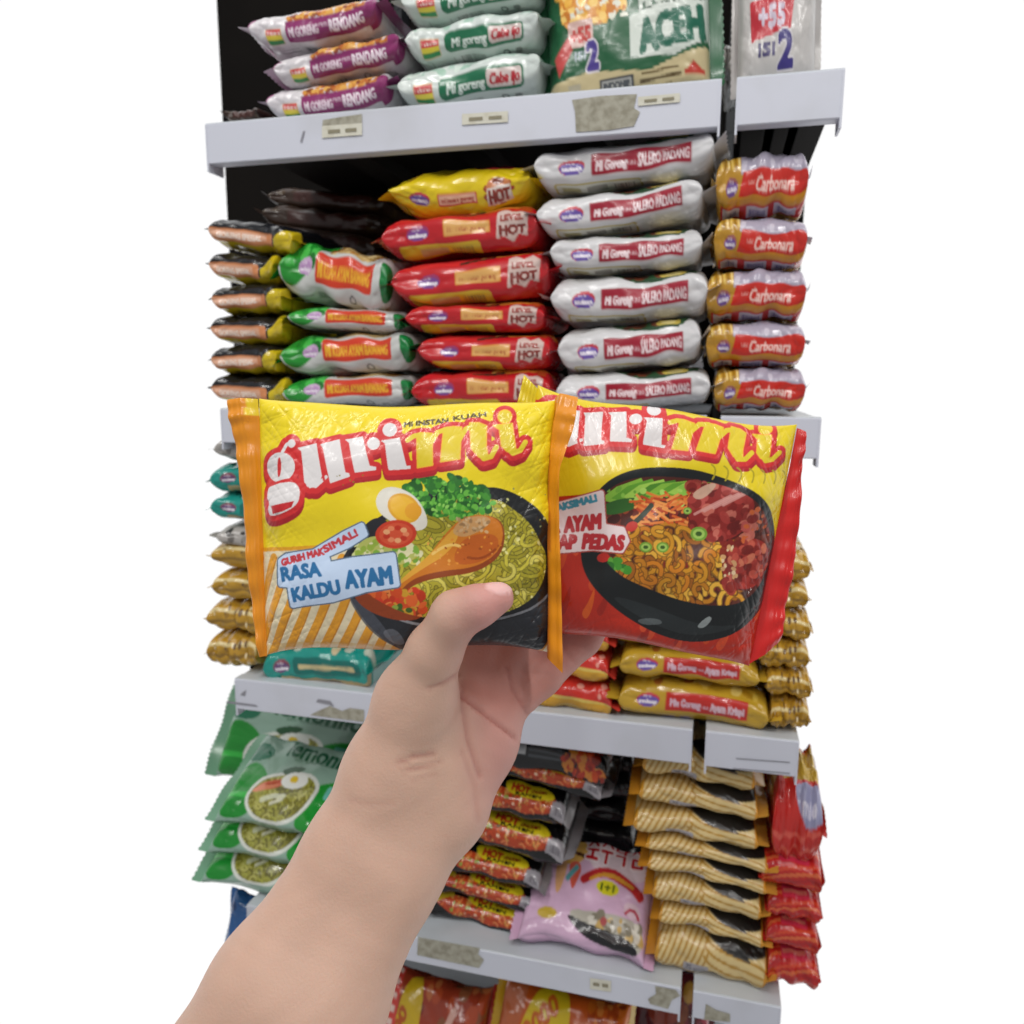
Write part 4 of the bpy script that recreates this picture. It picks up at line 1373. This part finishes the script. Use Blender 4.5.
Q1 = [(259, 405), (555, 405), (553, 646), (267, 649)]
Q2 = [(538, 392), (797, 430), (749, 660), (496, 622)]
OR = 'DB8A1A'
held_pack('noodle_pack', art_p1(), Q1, .322, .030, 5, 'D8891C',
          [([[(258, 399, 0), (240, 398, .001), (225, 399, -.001)], [(260, 425, 0), (246, 425, .002), (231, 428, 0)], [(264, 470, 0), (252, 470, .003), (240, 470, .001)],
             [(266, 540, 0), (256, 540, .003), (246, 541, .001)], [(267, 600, 0), (260, 600, .002), (251, 602, .001)], [(267, 656, 0), (264, 656, .001), (260, 657, .001)]], lambda x, y: 'E2C21E' if (y < 416 and x > 246) else OR),
           ([[(555, 398, 0), (560, 394, .003), (577, 399, .006)], [(554, 425, 0), (552, 425, .006), (572, 430, .011)], [(553, 470, 0), (547, 470, .006), (557, 472, .012)],
             [(552, 540, 0), (546, 540, .006), (558, 541, .012)], [(552, 600, 0), (547, 600, .006), (560, 602, .012)], [(552, 650, 0), (546, 655, .006), (561, 668, .011)]], lambda x, y: OR if x > 549 else 'B8661A')],
          'yellow noodle pack with drumstick picture, pinned under the thumb', 'noodle pack', 'the two packs held in the hand')
held_pack('noodle_pack', art_p2(), Q2, .352, .028, 12, 'B0261C',
          [([[(797, 428, 0), (802, 430, .001), (806, 432, .001)], [(786, 485, 0), (796, 480, .002), (802, 470, .001)], [(774, 540, 0), (790, 540, .002), (797, 545, .001)],
             [(763, 595, 0), (776, 596, .002), (787, 600, .001)], [(749, 664, 0), (764, 654, .002), (780, 641, .001)]], lambda x, y: 'C8201E'),
           ([[(538, 389, 0), (531, 382, .001), (524, 375, .001)], [(528, 450, 0), (518, 447, .001), (508, 443, .001)], [(518, 520, 0), (508, 517, .001), (497, 514, 0)], [(496, 625, 0), (486, 622, 0), (476, 619, 0)]], lambda x, y: 'DEC61C' if y < 490 else 'B42A18')],
          'yellow and red noodle pack with black bowl picture, held behind by the fingers', 'noodle pack', 'the two packs held in the hand')

# ------------------------------------------------------------------ the arm and hand: one continuous skin
def S3(px, py, d):
    return np.array([(px - 512) / F_PX * d, -(py - 512) / F_PX * d, d])


CH = []   # chains of (px, py, depth, radius in px), with blend width


def chain(pts, k):
    for a_, b_ in zip(pts[:-1], pts[1:]):
        CH.append((S3(*a_[:3]), a_[3] * a_[2] / F_PX, S3(*b_[:3]), b_[3] * b_[2] / F_PX, k))


chain([(176, 1134, .306, 66), (273, 985, .312, 57), (353, 851, .324, 45)], .012)
chain([(232, 1166, .300, 66), (322, 1012, .308, 57), (393, 876, .322, 44)], .012)
chain([(353, 851, .324, 45), (392, 772, .326, 45), (416, 700, .320, 37), (434, 652, .308, 27.5)], .010)      # thenar, thumb base
chain([(434, 652, .308, 27.0), (456, 615, .2985, 24), (478, 606, .2955, 20.5), (499, 598, .2955, 15.8)], .004)  # thumb
chain([(393, 876, .322, 44), (446, 808, .332, 38), (478, 752, .342, 30), (499, 718, .347, 23)], .010)         # heel of the palm
chain([(380, 850, .325, 44), (430, 760, .334, 42), (455, 715, .342, 34)], .012)
chain([(445, 720, .340, 32), (485, 735, .343, 28)], .010)
chain([(446, 694, .346, 24), (468, 622, .357, 21), (500, 560, .369, 18.5), (522, 520, .371, 15)], .0035)      # index
chain([(464, 704, .347, 23), (489, 632, .360, 21.5), (530, 574, .378, 18.5), (553, 542, .381, 15)], .0035)    # middle
chain([(482, 712, .348, 22), (513, 651, .360, 21.5), (556, 600, .382, 18.5), (578, 572, .384, 15)], .0035)    # ring
chain([(498, 716, .349, 20.5), (541, 676, .360, 20), (582, 638, .377, 18.5), (607, 608, .385, 14.5)], .0035)  # little finger


def sdf(P):
    D = np.full(P.shape[:-1], 1.0, np.float32)
    for a_, ra, b_, rb, k in CH:
        ba = b_ - a_
        pa = P - a_
        h = np.clip((pa @ ba) / (ba @ ba), 0, 1)
        d = np.sqrt(((pa - h[..., None] * ba) ** 2).sum(-1)) - (ra + (rb - ra) * h)
        g = np.maximum(k - np.abs(D - d), 0) / k
        D = np.minimum(D, d) - g * g * k * .25
    return D


def nets(D, org, h):
    """surface-net skin of the zero level"""
    ins = D < 0
    nx, ny, nz = [n - 1 for n in D.shape]
    acc = np.zeros((nx, ny, nz, 3), np.float32); cnt = np.zeros((nx, ny, nz), np.int32)
    corners = [(i, j, k) for i in (0, 1) for j in (0, 1) for k in (0, 1)]
    for c0 in corners:
        for ax in range(3):
            if c0[ax]:
                continue
            c1 = list(c0); c1[ax] = 1
            d0 = D[c0[0]:c0[0] + nx, c0[1]:c0[1] + ny, c0[2]:c0[2] + nz]
            d1 = D[c1[0]:c1[0] + nx, c1[1]:c1[1] + ny, c1[2]:c1[2] + nz]
            m = (d0 < 0) != (d1 < 0)
            t = np.where(m, d0 / np.where(m, d0 - d1, 1), 0)
            for q in range(3):
                acc[..., q] += np.where(m, c0[q] + (t if q == ax else 0), 0)
            cnt += m
    act = cnt > 0
    idx = np.full(act.shape, -1, np.int64)
    w = np.argwhere(act)
    idx[act] = np.arange(len(w))
    V = (w + acc[act] / cnt[act][:, None]) * h + org
    Fs = []
    for ax in range(3):
        sl0 = [slice(1, -1)] * 3; sl0[ax] = slice(0, -1)
        sl1 = [slice(1, -1)] * 3; sl1[ax] = slice(1, None)
        a0, a1 = ins[tuple(sl0)], ins[tuple(sl1)]
        e = np.argwhere(a0 != a1)
        flip = a0[tuple(e.T)]
        o = np.ones(3, int); o[ax] = 0
        e = e + o
        u, v_ = [q for q in range(3) if q != ax]
        qd = []
        for du, dv in ((-1, -1), (0, -1), (0, 0), (-1, 0)):
            f = e.copy(); f[:, u] += du; f[:, v_] += dv
            qd.append(idx[tuple(f.T)])
        f = np.stack(qd, 1)
        par = 1 if ax == 1 else 0
        fl = flip ^ bool(par)
        f[~fl] = f[~fl][:, ::-1]
        Fs.append(f)
    return V, np.concatenate(Fs)


ends = np.array([p for c in CH for p in (c[0], c[2])]); rad = max(c[1] for c in CH)
lo = ends.min(0) - .03; hi = ends.max(0) + .03
hh = .0016
gx = [np.arange(lo[q], hi[q], hh, dtype=np.float32) for q in range(3)]
GP = np.stack(np.meshgrid(*gx, indexing='ij'), -1)
DD = sdf(GP)
HV, HF = nets(DD, lo, hh)
# slight relaxing, then lines and tone of the skin
E_ = np.concatenate([HF[:, [0, 1]], HF[:, [1, 2]], HF[:, [2, 3]], HF[:, [3, 0]]])
for _ in range(3):
    s_ = np.zeros_like(HV); n_ = np.zeros(len(HV))
    np.add.at(s_, E_[:, 0], HV[E_[:, 1]]); np.add.at(n_, E_[:, 0], 1)
    np.add.at(s_, E_[:, 1], HV[E_[:, 0]]); np.add.at(n_, E_[:, 1], 1)
    HV = .5 * HV + .5 * s_ / n_[:, None]
e1 = HV[HF[:, 2]] - HV[HF[:, 0]]; e2 = HV[HF[:, 3]] - HV[HF[:, 1]]
fn = np.cross(e1, e2)
vn = np.zeros_like(HV)
for q in range(4):
    np.add.at(vn, HF[:, q], fn)
vn /= np.linalg.norm(vn, axis=1, keepdims=True) + 1e-12
PX = 512 + HV[:, 0] / HV[:, 2] * F_PX; PY = 512 - HV[:, 1] / HV[:, 2] * F_PX
facing = np.clip(-vn[:, 2], 0, 1)


def pdist(pts):
    best = np.full(len(HV), 1e9)
    for (xa, ya), (xb, yb) in zip(pts[:-1], pts[1:]):
        dx, dy = xb - xa, yb - ya
        t = np.clip(((PX - xa) * dx + (PY - ya) * dy) / (dx * dx + dy * dy), 0, 1)
        best = np.minimum(best, np.hypot(PX - xa - t * dx, PY - ya - t * dy))
    return best


def sst(a_, b_, x):
    t = np.clip((x - a_) / (b_ - a_), 0, 1)
    return t * t * (3 - 2 * t)


skin = lin1('C6A28F'); pink = lin1('BE8C82'); deep = lin1('A86A60')
wgt = sst(440, 505, PX + (PY - 760) * -.12) * sst(900, 780, PY)
C = skin[None] * (1 - wgt[:, None]) + pink[None] * wgt[:, None]
wt = sst(462, 500, PX) * (PY < 640) * (HV[:, 2] < .312)
C = C * (1 - .8 * wt[:, None]) + lin1('C98F88')[None] * .8 * wt[:, None]
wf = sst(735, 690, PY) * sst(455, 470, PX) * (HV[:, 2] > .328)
C = C * (1 - .7 * wf[:, None]) + lin1('B0776C')[None] * .7 * wf[:, None]  # fingers deepened: the held pack's shadow put into the skin colour
for pts, w_, amp, tint in (([(397, 764), (414, 757), (434, 754)], 2.2, .0008, .45), ([(403, 772), (422, 767), (442, 762)], 2.0, .0007, .4), ([(412, 780), (436, 775)], 1.8, .0004, .25),
                           ([(428, 689), (445, 683), (459, 674)], 2.0, .0008, .45), ([(463, 682), (464, 712), (468, 740), (480, 776)], 2.6, .0010, .45),
                           ([(456, 688), (470, 702), (490, 718), (515, 738)], 2.0, .0014, .8), ([(507, 668), (513, 690), (528, 714)], 2.0, .0009, .65), ([(556, 640), (566, 652), (576, 664)], 2.0, .0004, .3), ([(462, 752), (474, 786), (478, 820)], 3, .0005, .2),
                           ([(350, 800), (372, 806), (392, 803)], 3, .0003, .12)):
    g = np.exp(-(pdist(pts) / w_) ** 2) * (facing > .1) * ((HV[:, 2] > .318) if pts[0][0] > 450 else 1)
    HV = HV - vn * (amp * g)[:, None]
    C = C * (1 - tint * g[:, None]) + deep[None] * tint * g[:, None]
# thumb nail, turned up and away
nc = np.array([500.0, 587.5])
nl = (((PX - nc[0]) * math.cos(.1) + (PY - nc[1]) * math.sin(.1)) / 14) ** 2 + ((-(PX - nc[0]) * math.sin(.1) + (PY - nc[1]) * math.cos(.1)) / 6.5) ** 2
nm = (1 - sst(.8, 1.15, nl)) * (HV[:, 2] < .305)
C = C * (1 - nm[:, None]) + lin1('DDB0AC')[None] * nm[:, None]
HV = HV + vn * (.0004 * nm)[:, None]
# freckled unevenness
nz = np.sin(HV[:, 0] * 310 + 3 * np.sin(HV[:, 1] * 190)) * np.sin(HV[:, 1] * 270 + 2 * np.sin(HV[:, 2] * 230))
C = C * (1 + .025 * nz[:, None])
WV = CAM + HV[:, :1] * RX + HV[:, 1:2] * UX + HV[:, 2:3] * Fv
mid = WV.mean(0)
person = mesh_obj('person', WV - mid, HF, M_SKIN, cols=C)
person.location = Vector(mid)
tag(person, 'bare left forearm and hand of a person gripping the two noodle packs', 'person')

# ------------------------------------------------------------------ light
w = bpy.data.worlds.new('pale_store')
SC.world = w
w.use_nodes = True
nt = w.node_tree
bg = nt.nodes['Background']
tc = nt.nodes.new('ShaderNodeTexCoord'); sp = nt.nodes.new('ShaderNodeSeparateXYZ')
mr = nt.nodes.new('ShaderNodeMapRange'); mr.interpolation_type = 'SMOOTHSTEP'
mr.inputs['From Min'].default_value = -.25; mr.inputs['From Max'].default_value = .25
mr.inputs['To Min'].default_value = .33; mr.inputs['To Max'].default_value = 1.02
nt.links.new(tc.outputs['Generated'], sp.inputs[0]); nt.links.new(sp.outputs['Y'], mr.inputs['Value'])
nt.links.new(mr.outputs['Result'], bg.inputs['Strength'])
bg.inputs['Color'].default_value = (1, 1, 1, 1)


def area(name, loc, target, sx, sy, power, col=(1, .98, .95)):
    ld = bpy.data.lights.new(name, 'AREA')
    ld.shape = 'RECTANGLE'; ld.size = sx; ld.size_y = sy; ld.energy = power; ld.color = col
    o = bpy.data.objects.new(name, ld)
    COL.objects.link(o)
    o.location = loc
    o.rotation_euler = (Vector(target) - Vector(loc)).to_track_quat('-Z', 'Y').to_euler()
    return o


area('ceiling_tube_light', (-.55, -1.15, 2.3), (-.2, 0, .7), .06, 1.3, 12.5)
area('ceiling_tube_light', (.55, -1.15, 2.3), (-.1, 0, .7), .06, 1.3, 12.5)
area('ceiling_tube_light', (-.1, -2.3, 2.3), (-.1, 0, .8), 1.3, .06, 10)
